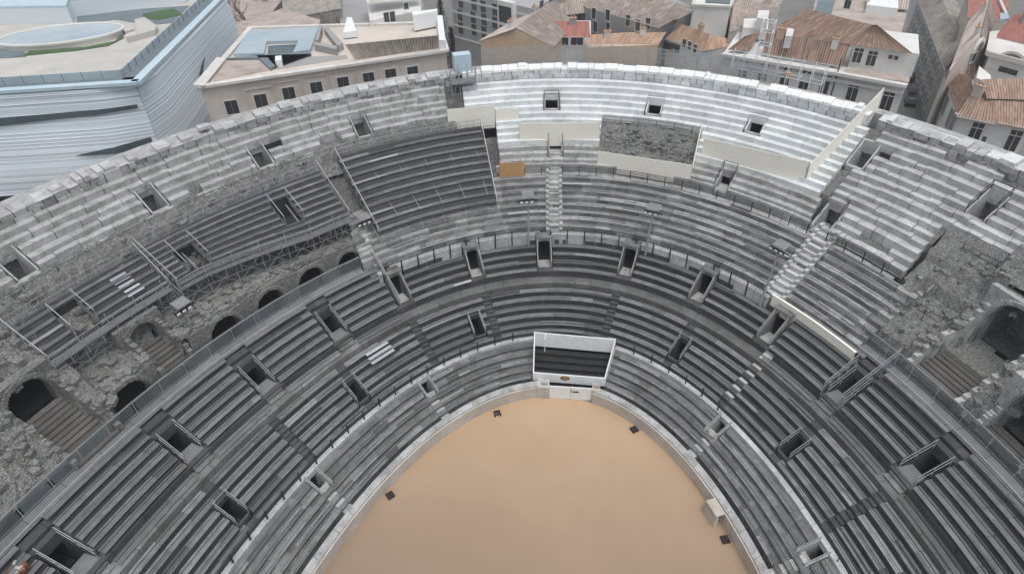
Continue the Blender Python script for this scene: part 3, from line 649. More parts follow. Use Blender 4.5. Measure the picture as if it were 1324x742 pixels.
# ------------------------------------------------------------------ raised stands on steel frames
def scaffold_stand(name, label, u0, u1, da, rows_, foot, holes=(), aisle=True, sidepanels=False, mt='plankd', wid=.62, post_sp=2.4):
    d0, z0 = rows_[0]; dN, zN = rows_[-1]; um = (u0+u1)/2
    t = thing(name, label, 'bench stand', S(um, d0, z0-1))
    L = lambda d: uray(u0, da, d); R = lambda d: uray(u1, da, d)
    pitch = rows_[1][0]-rows_[0][0]
    for d, z in rows_:
        iv = [(L(d), R(d))]
        for hu, hd0, hd1, hw in holes:
            if hd0 <= d+.3 <= hd1:
                nx = []
                for a, e in iv:
                    l = uray(hu, hd0, d+.3, -hw); r = uray(hu, hd0, d+.3, hw)
                    if r <= a or l >= e: nx.append((a, e))
                    else: nx += [(a, l), (r, e)]
                iv = nx
        for a, e in iv: b = MB(); b.cbox(a, e, d+.1, d+pitch-.06, z-.06, z, .3, 3); b.cbox(a, e, d+pitch-.05, d+pitch+.1, z-.05, z+(rows_[1][1]-rows_[0][1])-.004, .1, 3); b.build('tread', M['deck'], t)
        for q_ in iv: bench_row(t, [q_], d, z, wid, .3, 2, mt, 0, .012, (.2, .8), 3, (2.5, 4))
    fr = MB()
    u = L(d0); k = 0
    while u < R(d0)+.01:
        uu = u; sp = post_sp/mpd(u, d0)
        prev = None
        for d, z in [rows_[0]]+[rows_[len(rows_)//2]]+[rows_[-1]]:
            p = S(uray(uu, d0, d), d-.3 if d == d0 else d+.35, 0); g = foot(d); fr.bar((p.x, p.y, g-.3), (p.x, p.y, z+(1.0 if d == d0 and aisle else -.35)), .045)
            if prev is not None: fr.bar((prev.x, prev.y, prev.z-.55), (p.x, p.y, z-.55), .045); fr.bar((prev.x, prev.y, foot(d)), (p.x, p.y, z-.7), .03)
            prev = Vector((p.x, p.y, z))
        e = min(u+sp, R(d0))
        if e > u+.3:
            g = foot(d0); zz = z0-.15
            fr.bar(S(u, d0-.3, g+.1), S(e, d0-.3, zz), .032); fr.bar(S(u, d0-.3, zz), S(e, d0-.3, g+.1), .032)
            for z in (g+.25, zz, (g+zz)/2): fr.bar(S(u, d0-.3, z), S(e, d0-.3, z), .035)
        u += sp
    fr.build('frame', M['steel'], t)
    if aisle:
        b = MB(); b.cbox(L(d0), R(d0), d0-.75, d0+.05, z0-.2, z0-.12, .5, 3); b.build('front_aisle', M['deck'], t)
        r = MB(); inf = MB(); u = L(d0)
        for h in (.95, .5): 
            n = 24
            for i in range(n): r.bar(S(L(d0)+(R(d0)-L(d0))*i/n, d0-.75, z0-.1+h), S(L(d0)+(R(d0)-L(d0))*(i+1)/n, d0-.75, z0-.1+h), .03)
        n = int((R(d0)-L(d0))*mpd(um, d0)/1.2)
        for i in range(n+1): uu = L(d0)+(R(d0)-L(d0))*i/n; r.bar(S(uu, d0-.75, z0-.9), S(uu, d0-.75, z0+.86), .03)
        n *= 6
        for i in range(n):
            if (i//18) % 3 == 0: uu = L(d0)+(R(d0)-L(d0))*i/n; r.bar(S(uu, d0-.75, z0-.1), S(uu, d0-.75, z0+.84), .014)
        r.build('front_rail', M['steel'], t)
    r = MB(); n = 20; db = dN+pitch
    for h in (1.0, .55):
        for i in range(n): r.bar(S(L(db)+(R(db)-L(db))*i/n, db, zN+.3+h), S(L(db)+(R(db)-L(db))*(i+1)/n, db, zN+.3+h), .028)
    for i in range(n+1): uu = L(db)+(R(db)-L(db))*i/n; r.bar(S(uu, db, zN-.3), S(uu, db, zN+1.3), .028)
    r.build('back_rail', M['steel'], t)
    for F in (L, R):
        r = MB(); dd = [q[0] for q in rows_]; P = lambda d, h: S(F(d), d, z0+(zN-z0)*(d-d0)/(dN-d0)+h)
        for h in (1.1, 1.02): r.bar(P(d0-.4, h), P(db, h), .045)
        for i in range(5): d = d0+(db-d0)*i/4; r.bar(P(d, -.4), P(d, 1.1), .035)
        r.build('side_rail', M['steel'], t)
        if sidepanels:
            p = MB(); k = 6
            for i in range(k):
                da_ = d0-.3+(db-d0+.3)*i/k; de = d0-.3+(db-d0+.3)*(i+1)/k; p.poly([S(F(da_), da_, foot(da_)-.6), S(F(de), de, foot(de)-.6), P(de, .25), P(da_, .25)], .4)
            p.build('side_panel', M['mesh'], t)
    for hu, hd0, hd1, hw in holes:
        r = MB(); zz = lambda d: z0+(zN-z0)*(d-d0)/(dN-d0)
        for sg in (-1, 1):
            P = lambda d, h: S(uray(hu, hd0, d, sg*hw), d, zz(d)+h)
            r.bar(P(hd0, 1.2), P(hd1, 1.2), .04); r.bar(P(hd0, .2), P(hd0, 1.2), .035); r.bar(P(hd1, .2), P(hd1, 1.2), .035)
            r.poly([P(hd0, -.4), P(hd1, -.4), P(hd1, .4), P(hd0, .4)], .2)
        r.build('opening_rail', M['steel'], t)
        k = MB(); P = lambda s, d, z: S(uray(hu, hd0, d, s*hw), d, z); g = zz(hd0)-.5
        k.poly([P(-1, hd0, g), P(1, hd0, g), P(1, hd1+.4, g), P(-1, hd1+.4, g)], .5); k.poly([P(-1, hd1+.3, g), P(1, hd1+.3, g), P(1, hd1+.3, zz(hd1)), P(-1, hd1+.3, zz(hd1))], .5); k.build('stair_opening', M['tunnel'], t)
    return t
def footL(d): return 11.9+max(0, d-20.2)*1.08
scaffold_stand('scaffold_stand', 'short dark plank stand on steel scaffolding above the big open stair vault, far left', -67.3, -56.5, 21, [(20.7+.6*k, 14.35+.42*k) for k in range(5)], footL, [(-63.6, 21.0, 22.9, .95)], wid=.34)
WARP = lambda u, d: d+2.3*min(1, max(0, (-41.5-u)/12))*max(0, 23.6-d)/6.2
scaffold_stand('scaffold_stand', 'long curved dark plank stand on steel scaffolding above the row of ruined vaults', -56.2, -36.6, 20, [(18.0+.68*k, 14.1+.345*k) for k in range(8)], footL, [(-53.1, 18.6, 21.6, .95), (-42.4, 19.2, 21.8, .9)], wid=.36)
WARP = None
scaffold_stand('scaffold_stand', 'big dark raised plank stand beside the brown board, above the middle benches', -33.3, -14.2, 18, [(16.7+.76*k, prof(16.7+.76*k+.38)+.45) for k in range(10)], lambda d: prof(d)-.6, (), False, True, 'plankd', .5)
b = MB()
for k in range(6): d = 15.0+.5*k; b.cbox(-36.4, -34.4, d, d+.6, 9, prof(d)+.5+rnd(0, .1), rnd(.4, .8), 3)
b.build('pier', M['light'], amph)
# short dark replacement benches and pale stacked planks on the long stand
def plank_pile(label, px, py, z, n, mt, L=1.2):
    q = at(px, py, z); u, d = uof(q.x, q.y); nn, tt = nrm(u, d); t = thing('plank_pile', label, 'planks', (q.x, q.y, z-.1), 'loose planks left on the benches')
    for i in range(n):
        b = MB(); b.box((q.x, q.y, 0), tt, nn, -L/2+rnd(-.1, .1), L/2, .42*i, .42*i+.3, z+.2*i, z+.06+.2*i, rnd(.6, 1)); b.build('plank', M[mt], t)
plank_pile('pale plastic planks lying across rows of the long scaffold stand', 165, 368, 15.5, 3, 'plankl', 1.3)
plank_pile('second set of pale planks, lower on the long scaffold stand', 178, 378, 15.0, 3, 'plankl', 1.3)
plank_pile('pale planks on the benches below the left deck landing', 497, 462, 6.0, 3, 'plankl', 2.4)

# ------------------------------------------------------------------ boards
def board(label, p0, p1, h, mt, cat='board', base=-.15, th=.06, name='hoarding_board', drop=.35, framed=True):
    a = Vector(p0); e = Vector(p1); d = (e-a); d.z = 0; ln = d.length; d.normalize(); n = Vector((d.y, -d.x, 0)); mid = (a+e)/2; sb = 1 if n.dot(CAM-mid) < 0 else -1
    t = thing(name, label, cat, mid, 'boards closing off the terraces' if mt == 'cream' else None); P = lambda f, z, o: a.lerp(e, f)+Vector((0, 0, z))+n*o
    k = max(1, round(ln/2.4))
    b = MB()
    for i in range(k):
        f0, f1 = i/k+.0004, (i+1)/k-.0004; b.hexa([P(f0, base-drop, 0), P(f1, base-drop, 0), P(f1, base-drop, th), P(f0, base-drop, th), P(f0, h, 0), P(f1, h, 0), P(f1, h, th), P(f0, h, th)], rnd(.47, .53))
    b.build('panel', M[mt], t)
    if framed:
        for f in [i/k for i in range(k+1)]:
            c_ = MB(); y_ = .12*sb if sb > 0 else -.06; c_.bar(P(f, base-drop, y_), P(f, h-.05, y_), .04); c_.bar(P(f, h*.8, y_), P(f, base, 1.1*sb), .035); c_.build('brace', M['steel'], t)
    return t
def cone(px, py): return oncone(px, py)[2]
board('cream board wall at the left end of the restored rows', cone(640, 160), cone(580, 166), 2.1, 'cream')
board('short cream board joining on the right of the left board', cone(671, 158), cone(641, 159.5), 1.5, 'cream')
board('cream board wall behind the small railed doorway, above the pale stair', cone(774, 183), cone(671.5, 184), 2.15, 'cream')
board('cream board wall standing in front of the rubble, over the walkway railing', cone(892, 234), cone(772, 215), 1.75, 'cream')
board('narrow cream board running up the slope between the two right board walls', cone(905, 178), cone(893, 232), 1.5, 'cream')
board('longest cream board wall, below the square hole on the right', cone(1039, 236), cone(906, 204), 2.15, 'cream')
q0 = cone(1041, 237); q1 = S(33.5, 31.6, 21.3)
board('tall cream board fence climbing the terrace to the broken rim', q1, q0, 2.0, 'cream')
board('brown chipboard panel at the right side of the big raised stand', cone(679, 229), cone(646, 230), 1.7, 'brown', name='chipboard_panel')
bb = at(600, 95, 21.2); n_, t_ = nrm(*uof(bb.x, bb.y)); t = thing('sheeted_cabin', 'pale blue sheeted cabin on the rim beside the scaffold', 'cabin', bb)
b = MB(); b.box((bb.x, bb.y, 0), t_, n_, -.95, .95, .3, 1.6, 20.9, 23.1, .5); b.build('sheeting', M['bluew'], t)
b = MB()
for x in (-.98, .98):
    for y in (.27, 1.63): b.bar((bb+t_*x+n_*y).to_tuple()[:2]+(18.8,), (bb+t_*x+n_*y).to_tuple()[:2]+(23.15,), .035)
b.build('frame', M['steel'], t)
# little scaffold at the breach
t = thing('scaffold_tower', 'small steel scaffold tower at the breach left of the restored rim', 'scaffold', S(-16.6, 29, 19)); b = MB()
for i in range(4):
    for j in range(2):
        p = S(-18.4+i*1.1, 28.2+j*1.5); b.bar((p.x, p.y, 18.6), (p.x, p.y, 22.4), .04)
for z in (19.6, 20.7, 21.8):
    for i in range(3):
        for j in range(2): b.bar(S(-18.4+i*1.1, 28.2+j*1.5, z), S(-18.4+(i+1)*1.1, 28.2+j*1.5, z), .035)
    for i in range(4): b.bar(S(-18.4+i*1.1, 28.2, z), S(-18.4+i*1.1, 29.7, z), .035)
b.bar(S(-18.4, 28.2, 19), S(-17.3, 28.2, 21.8), .03); b.bar(S(-16.2, 28.2, 21.8), S(-15.1, 28.2, 19), .03); b.build('frame', M['steel'], t)
b = MB(); b.cbox(-18.4, -15.1, 28.2, 29.7, 20.74, 20.79, .5); b.build('platform', M['deck'], t)

# ------------------------------------------------------------------ white spectator box
t = thing('spectator_box', 'white walled spectator box with dark tiered inside above the white arena gate', 'spectator box', S(1.5, 1, 0)); n, tt = nrm(1.45, 3.0)
n = Vector((math.sin(math.radians(1.0)), math.cos(math.radians(1.0)), 0)); tt = Vector((n.y, -n.x, 0)); fl = cone(688.5, 489); 
cl_ = at(690.5, 429, 4.7); cr_ = at(796.5, 438, 4.7); fl = at(689, 488.5, 1.55); fr_ = at(782, 496, 1.55)
H = Vector((0, 0, 1))
def slab(mb, p, q, z0, z1, th, tone=.5):
    p = Vector((p.x, p.y, 0)); q = Vector((q.x, q.y, 0)); d = (q-p).normalized(); s = Vector((-d.y, d.x, 0))*th
    mb.hexa([p+H*z0, q+H*z0, q+s+H*z0, p+s+H*z0, p+H*z1, q+H*z1, q+s+H*z1, p+s+H*z1], tone)
b = MB(); slab(b, fl, fr_, 1.2, 2.25, .12); b.build('front_wall', M['wpaint'], t)
b = MB(); slab(b, cr_, cl_, 3.0, 4.7, .12); b.build('back_wall', M['wpaint'], t)
for p, q, lab in ((cl_, fl, 0), (fr_, cr_, 0)):
    b = MB(); p0 = Vector((p.x, p.y, 0)); q0_ = Vector((q.x, q.y, 0)); d = (q0_-p0).normalized(); s = Vector((-d.y, d.x, 0))*.1
    zp, zq = (4.7, 2.25) if p is cl_ else (2.25, 4.7); lo_p, lo_q = (3.0, 1.0) if p is cl_ else (1.0, 3.0)
    b.hexa([p0+H*lo_p, q0_+H*lo_q, q0_+s+H*lo_q, p0+s+H*lo_p, p0+H*zp, q0_+H*zq, q0_+s+H*zq, p0+s+H*zp]); b.build('side_wall', M['wpaint'], t)
b = MB()
for i in range(5):
    f0, f1 = i/5, (i+1)/5; z = 1.2+.34*i
    a0 = fl.lerp(cl_, f0); a1 = fl.lerp(cl_, f1); c0 = fr_.lerp(cr_, f0); c1_ = fr_.lerp(cr_, f1); k = lambda v, zz: Vector((v.x, v.y, zz))
    b.hexa([k(a0, .6), k(c0, .6), k(c1_, .6), k(a1, .6), k(a0, z), k(c0, z), k(c1_, z), k(a1, z)], rnd(.2, .6))
b.build('inner_steps', M['iron'], t)
b = MB(); e = (fr_-fl); pd = cl_+(cr_-cl_)*.09+n*-.02; slab(b, cl_+(cr_-cl_)*.13-n*.09, cl_+(cr_-cl_)*.06-n*.09, 3.2, 4.5, .03); b.build('doorway', M['tunnel'], t)
b = MB(); q = cl_+(cr_-cl_)*.145-n*.7; b.bar((q.x, q.y, 2.9), (q.x, q.y, 4.55), .05); q2 = cl_+(cr_-cl_)*.145-n*.1; b.bar((q.x, q.y, 4.5), (q2.x, q2.y, 4.6), .05); b.build('door_post', M['wpaint'], t)
# emblem on the front: a dark red and gold crest
em = fl.lerp(fr_, .45); nf = Vector(((fr_-fl).y, -(fr_-fl).x, 0)).normalized(); tf = (fr_-fl).normalized()
def disc(mb, c, ax, r0, r1, y, tone=.5, n=14):
    mb.poly([c+ax*(r0*math.cos(2*math.pi*i/n))+H*(r1*math.sin(2*math.pi*i/n))+y for i in range(n)], tone)
M['crest'] = mat('crest_red', (.16, .05, .03), (.25, .09, .04), 6, .6, 0, 9, 0); M['gold'] = mat('crest_gold', (.5, .33, .1), (.55, .38, .15), 6, .6, 0, 9, 0)
b = MB(); c = em.copy(); c.z = 1.85; disc(b, c, tf, .46, .27, nf*.012); o_ = b.build('emblem', M['crest'], t)
b = MB(); disc(b, c+tf*.02+H*.05, tf, .2, .13, nf*.02); b.poly([c+tf*-.3+H*-.12+nf*.018, c+tf*-.05+H*-.05+nf*.018, c+tf*-.2+H*.1+nf*.018]); b.poly([c+tf*.3+H*-.12+nf*.018, c+tf*.05+H*-.05+nf*.018, c+tf*.2+H*.1+nf*.018][::-1]); b.build('emblem_mark', M['gold'], o_)
# gate below it
g = thing('arena_gate', 'white double gate in the arena wall under the spectator box', 'gate', at(737, 515, 0)); ga = at(710, 513.5, .1); gb = at(764.5, 517, .1)
for f0, f1 in ((0, .497), (.503, 1)):
    b = MB(); slab(b, ga.lerp(gb, f0), ga.lerp(gb, f1), .03, 1.62, .1); b.build('leaf', M['wpaint'], g)
b = MB(); q = ga.lerp(gb, .62); nf2 = Vector(((gb-ga).y, -(gb-ga).x, 0)).normalized(); tf2 = (gb-ga).normalized()
b.box((q.x, q.y, 0), tf2, nf2, -.28, .28, .004, .03, 1.0, 1.16); q = ga.lerp(gb, .52); b.box((q.x, q.y, 0), tf2, nf2, -.03, .03, .004, .03, 1.0, 1.3); b.build('latch', M['black'], g)
for q, lab in ((ga, 'pale stone gatepost with a loose block on top, left of the white gate'), (gb, 'pale stone gatepost with a grey fitting, right of the white gate')):
    sg = -1 if q is ga else 1; p = thing('gatepost', lab, 'gatepost', (q.x, q.y, 0)); b = MB(); o2 = Vector((q.x, q.y, 0))
    x0, x1 = (-1.15, -.02) if sg < 0 else (.02, .75); b.box(o2, tf2, nf2, x0, x1, -1.0, .1, 0, 1.5, .7); b.build('pillar', M['podium'], p)
    b = MB(); b.box(o2, tf2, nf2, sg*.45-.25, sg*.45+.25, -.7, -.2, 1.503, 1.85, .6); b.build('top_block' if sg < 0 else 'fitting', M['light'], p)
# little black boxes on the sand and a white block at the wall
for px, py, lab, rz in ((643, 534.5, 'small open black frame lying on the sand near the white gate', .4), (820, 555, 'small black box on the sand at the right arena wall', .6), (504.5, 640, 'small black square box on the sand at the left arena wall', .8), (937.5, 697, 'small dark brown box on the sand at the lower right wall', .3)):
    q = at(px, py, .1); t = thing('ground_box', lab, 'box', (q.x, q.y, 0)); b = MB(); ax = Vector((math.cos(rz), math.sin(rz), 0)); ay = Vector((-ax.y, ax.x, 0)); s = .3
    if 'frame' in lab:
        for i, (x0, x1, y0, y1) in enumerate(((-s, s, s-.12, s), (-s, -s+.12, -s, s-.124), (s-.12, s, -s, s-.124))): b.box(q, ax, ay, x0, x1, y0, y1, -.1, .12, .5)
        b.box(q, ax, ay, -.1, .14, -.16, .0, -.1, .05)
    else:
        b.box(q, ax, ay, -s, s, -s, s, -.1, .1, .5); b.box(q, ax, ay, -s+.06, s-.06, -s+.06, s-.06, .103, .13, .2)
    b.build('casing', M['black'], t)
    k = MB(); k.bar(q+ax*(s*.4)+H*.15, q+ax*(s*1.1)+H*-.05, .02); k.build('cable', M['iron'], t)
q = at(921, 664, .6); u_, d_ = uof(q.x, q.y); n_, t_ = nrm(u_, d_); t = thing('plank_shelter', 'white plank shelter block standing against the right arena wall', 'shelter', (q.x, q.y, 0)); b = MB()
b.box((q.x, q.y, 0), t_, n_, -.75, .75, -.25, .0, 0, 1.35, .8); b.box((q.x, q.y, 0), t_, n_, -.75, .75, -.25, .55, 1.353, 1.45, .7); b.build('boarding', M['podium'], t)
b = MB(); b.bar(q+t_*-.7+n_*-.3-H*.55, q+t_*-.7+n_*-.3+H*.7, .04); b.build('post', M['light'], t)
# ------------------------------------------------------------------ lamp posts
def lamp(label, px, py, z, h, lean=(0, 0), head=.85):
    q = at(px, py, z); t = thing('lamp_post', label, 'lamp post', q, 'floodlight posts on the terraces'); n_, t_ = nrm(*uof(q.x, q.y)); top = q+H*h+Vector((lean[0], lean[1], 0))
    b = MB(); b.bar(q-H*.5, q+(top-q)*.5, .1, .6, 8); b.bar(q+(top-q)*.5, top, .075, .6, 8); b.build('pole', M['steel'], t)
    b = MB(); b.box((top.x, top.y, 0), t_, n_, -.9, .9, -.05, .05, top.z-.5, top.z-.4, .4); b.build('cross_arm', M['iron'], t)
    for x in (-.7, -.2, .3):
        b = MB(); b.box((top.x, top.y, 0), t_, n_, x-.16, x+.22, -.3, -.06, top.z-.6, top.z-.32, .5); o = b.build('floodlight', M['iron'], t)
        k = MB(); k.box((top.x, top.y, 0), t_, n_, x-.12, x+.18, -.32, -.302, top.z-.56, top.z-.36); k.build('lamp_glass', M['wpaint'], o)
    b = MB(); c0 = top+H*.05; b.hexa([c0+t_*x+n_*y+H*(z_+.18*y) for x, y, z_ in ((-head*.7, -.4, 0), (head*.7, -.4, 0), (head*.7, .6, 0), (-head*.7, .6, 0), (-head*.7, -.4, .06), (head*.7, -.4, .06), (head*.7, .6, .06), (-head*.7, .6, .06))], .8); b.build('top_plate', M['deck'], t)
lamp('tall floodlight post left of the middle arched doorway', 683.5, 316, 9.0, 5.6)
lamp('tall floodlight post beside the fourth arched doorway', 834, 329, 9.0, 5.2, (.3, .2))
lamp('tall floodlight post at the left end of the white painted parapet', 983, 393, 9.1, 6.0, (.5, .4))
lamp('short floodlight post standing on the rubble below the long scaffold stand', 247, 420, 12.0, 2.2)
lamp('short floodlight post at the end of the long scaffold stand, near the big raised stand', 474, 300, 12.0, 1.6)
q = oncone(25, 738)[2]; t = thing('brick_pile', 'little heap of reddish brick rubble by the lowest left deck opening', 'bricks', q)
for i in range(14):
    b = MB(); a = rnd(0, 6); ax = Vector((math.cos(a), math.sin(a), 0)); b.box((q.x+rnd(-.5, .5), q.y+rnd(-.4, .4), 0), ax, Vector((-ax.y, ax.x, 0)), -.14, .14, -.08, .08, q.z+.15, q.z+.32+rnd(0, .25), rnd(.2, .9)); b.build('brick', M['crest'] if i % 3 else M['podium'], t)
# ------------------------------------------------------------------ the town behind the rim
M['glassfin'] = mat('pale_glass_tile', (.64, .71, .76), (.74, .79, .825), .03, .4, .0, 3, .4, spec=.25, grain=.02)
M['slit'] = mat('dark_glazing', (.05, .075, .085), (.08, .11, .12), .3, .2, 0, 5, 0, spec=.6)
M['roofgrey'] = mat('roof_slab', (.40, .40, .38), (.52, .51, .48), .15, .9, .1, 5, .2)
M['roofdk'] = mat('roof_edge_grey', (.13, .17, .19), (.18, .22, .24), .4, .6, .1, 6, 0)
M['lawn'] = mat('roof_lawn', (.06, .115, .05), (.09, .15, .07), .8, .95, .4, 14, 0)
M['bluepane'] = mat('blue_grey_glass', (.33, .42, .48), (.45, .53, .58), .15, .25, 0, 5, 0, spec=.6)
M['creamw'] = mat('cream_render', (.58, .52, .46), (.66, .60, .54), .2, .9, .1, 6, .1, (.36, .30, .25), .5, .22)
M['whitew'] = mat('white_render', (.66, .65, .62), (.74, .73, .71), .2, .9, .1, 6, .08, (.42, .40, .37), .5, .25)
M['greyw'] = mat('grey_render', (.33, .325, .32), (.40, .39, .385), .2, .9, .15, 6, .1, (.18, .175, .17), .6, .2)
M['aptw'] = mat('apartment_render', (.36, .36, .365), (.42, .42, .425), .2, .9, .1, 6, .1)
M['ochre'] = mat('ochre_render', (.58, .41, .27), (.64, .47, .33), .2, .9, .15, 6, .1, (.38, .28, .2), .5, .3)
M['stonew'] = mat('old_stone_wall', (.33, .30, .265), (.42, .39, .35), .3, .95, .4, 4, .2, (.22, .2, .18), .6, .3, cells=1.6)
M['tile'] = mat('clay_tile', (.33, .22, .165), (.43, .31, .245), .5, .9, .2, 6, .6, (.16, .115, .09), .7, .5)
M['tileo'] = mat('orange_clay_tile', (.48, .31, .21), (.54, .38, .28), .5, .9, .2, 6, .45, (.28, .2, .15), .7, .4)
M['tilep'] = mat('pale_old_tile', (.42, .35, .31), (.5, .43, .385), .5, .9, .2, 6, .5, (.22, .18, .16), .7, .4)
M['tileg'] = mat('grey_ribbed_roof', (.36, .33, .29), (.46, .43, .385), .3, .9, .2, 6, .5, (.25, .23, .2), .6, .4)
M['tiler'] = mat('red_tile', (.40, .17, .14), (.45, .21, .175), .5, .85, .2, 6, .3, (.24, .12, .1), .5, .5)
M['cornice'] = mat('pale_cornice', (.58, .56, .53), (.68, .66, .63), .4, .85, .1, 6, .15)
M['pane'] = mat('window_glass', (.025, .028, .03), (.05, .055, .06), .6, .15, 0, 5, 0, spec=.6)
M['shutter'] = mat('grey_shutter', (.16, .165, .165), (.22, .22, .215), 1, .7, .1, 9, .2)
M['bark'] = mat('bark', (.08, .065, .055), (.12, .1, .085), 2, .95, .4, 9, .2)
M['leaf'] = mat('dark_foliage', (.03, .045, .03), (.055, .07, .045), .9, .8, 0, 9, .6)
M['terr'] = mat('terrace_boards', (.46, .445, .41), (.56, .54, .5), .25, .85, .1, 5, .1)
def z0_(p): return Vector((p.x, p.y, 0))
def tiles(mb, a, b_, c_, d_, rib=.44, seg=1.1, hh=.1):
    """ribbed tiles: a-b the eave, d-c the ridge"""
    W = max((b_-a).length, (c_-d_).length); Ls = max((d_-a).length, (c_-b_).length); n = max(2, int(W/rib)); s = max(1, int(Ls/seg))
    nn = (b_-a).cross(d_-a).normalized()
    if nn.z < 0: nn = -nn
    P = lambda f, g: (a.lerp(b_, f)).lerp(d_.lerp(c_, f), g)
    for i in range(n):
        f0, fm, f1 = i/n, (i+.5)/n, (i+1)/n; tt = rnd(-.08, .08)
        for j in range(s):
            g0, g1 = j/s, (j+1)/s; t_ = .8+tt+rnd(-.2, .2); e = nn*hh
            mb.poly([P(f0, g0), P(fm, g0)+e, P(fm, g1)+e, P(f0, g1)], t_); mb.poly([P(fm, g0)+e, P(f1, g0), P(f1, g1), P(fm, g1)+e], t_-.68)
def onplane(px, py, p0, p1):
    d = z0_(p1-p0).normalized(); n = Vector((d.y, -d.x, 0)); v = ray(px, py); t = ((p0-CAM).dot(n))/v.dot(n); q = CAM+v*t
    if n.dot(CAM-p0) < 0: n = -n
    return q, d, n
def window(par, q, d, n, w_, h_, style='plain', deep=.12):
    f = MB(); t = .09; q0 = Vector((q.x, q.y, 0)); z = q.z
    for x0, x1, za, zb in ((-w_/2-t, -w_/2, -h_/2-t, h_/2+t), (w_/2, w_/2+t, -h_/2-t, h_/2+t), (-w_/2, w_/2, h_/2, h_/2+t), (-w_/2-.14, w_/2+.14, -h_/2-t, -h_/2-.002)):
        f.box(q0, d, n, x0, x1, .003, deep if zb < h_/2+.05 and za < -h_/2 else deep*.7, z+za, z+zb, .7)
    o = f.build('window', M['cornice'] if style != 'apt' else M['greyw'], par)
    k = MB(); k.box(q0, d, n, -w_/2, w_/2, .004, .03, z-h_/2, z+h_/2, .5); k.build('pane', M['pane'], o)
    k = MB(); k.box(q0, d, n, -.03, .03, .031, .05, z-h_/2, z+h_/2, .5)
    if style == 'tall': k.box(q0, d, n, -w_/2, w_/2, .031, .055, z+h_*.22, z+h_*.26, .5)
    k.build('glazing_bar', M['shutter' if style != 'tall' else 'cornice'], o)
    if style == 'shut':
        k = MB()
        for s in (-1, 1): k.box(q0, d, n, s*w_*.78-w_*.24, s*w_*.78+w_*.24, .01, .05, z-h_/2, z+h_/2, rnd(.3, .7))
        k.build('shutter', M['shutter'], o)
    return o
def wins(par, p0, p1, pts, w_, h_, style='plain'):
    for px, py in pts: q, d, n = onplane(px, py, p0, p1); window(par, q, d, n, w_, h_, style)
def building(label, foot, zt, wallm, cat='house', name='house', base=0):
    c_ = sum((z0_(p) for p in foot), Vector())/len(foot); t = thing(name, label, cat, c_); b = MB(); pts = [z0_(p) for p in foot]
    ar = sum(p.x*q.y-q.x*p.y for p, q in zip(pts, pts[1:]+pts[:1]))
    if ar < 0: pts = pts[::-1]
    b.prism(pts, base, zt, .5); b.build('wall', M[wallm], t); return t
def coping(par, foot, zt, w_=.5, h_=.35, mt='cornice', nm='cornice', out=.25):
    b = MB(); c_ = sum((z0_(p) for p in foot), Vector())/len(foot); n = len(foot)
    for i in range(n):
        p = z0_(foot[i]); q = z0_(foot[(i+1) % n]); d = (q-p).normalized(); s = Vector((d.y, -d.x, 0))
        if s.dot(p-c_) < 0: s = -s
        L = (q-p).length; x = 0
        while x < L:
            e = min(L, x+2.0); b.box(p, d, s, x-(.2 if x == 0 else -.01), e+(.15 if e == L else -.01), -w_+out, out+.003*i, zt+.004*i+.003, zt+h_+.004*i, rnd(.3, .7)); x = e
    return b.build(nm, M[mt], par)
def PX(l, z): return [at(x, y, z) for x, y in l]
def roof(par, quads, mt, nm='roof', rib=.45, rr=1):
    b = MB()
    for qd in quads:
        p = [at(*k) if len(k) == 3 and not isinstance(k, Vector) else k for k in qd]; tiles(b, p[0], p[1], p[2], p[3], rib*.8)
    o = b.build(nm, M[mt], par)
    if nm == 'roof':
        p = [at(*k) if not isinstance(k, Vector) else k for k in quads[0]]
        g = MB(); g.bar(p[0]-H*.08, p[1]-H*.08, .08, .5, 5); g.build('gutter', M['cornice'], par)
        for f in ([rnd(.15, .4), rnd(.6, .85)] if (p[1]-p[0]).length > 9 else [rnd(.2, .8)]):
            q = p[3].lerp(p[2], f).lerp(p[0].lerp(p[1], f), rnd(.08, .35)); e = z0_(p[2]-p[3]).normalized(); s = Vector((-e.y, e.x, 0)); x = rnd(.3, .6)
            g = MB(); g.box((q.x, q.y, 0), e, s, -x, x, -.28, .28, q.z-.4, q.z+rnd(.9, 1.4), rnd(.3, .7)); c_ = g.build('chimney', M[random.choice(['whitew', 'creamw', 'greyw', 'ochre'])], par); zt_ = max(v[2] for v in g.v)
            g = MB(); g.box((q.x, q.y, 0), e, s, -x-.08, x+.08, -.36, .36, zt_+.003, zt_+.1)
            for k_ in (-.5, .5): g.bar((q.x+e.x*x*k_, q.y+e.y*x*k_, zt_+.1), (q.x+e.x*x*k_, q.y+e.y*x*k_, zt_+.45), .11, .4, 7)
            g.build('chimney_cap', M['tileo'], c_)
    return o

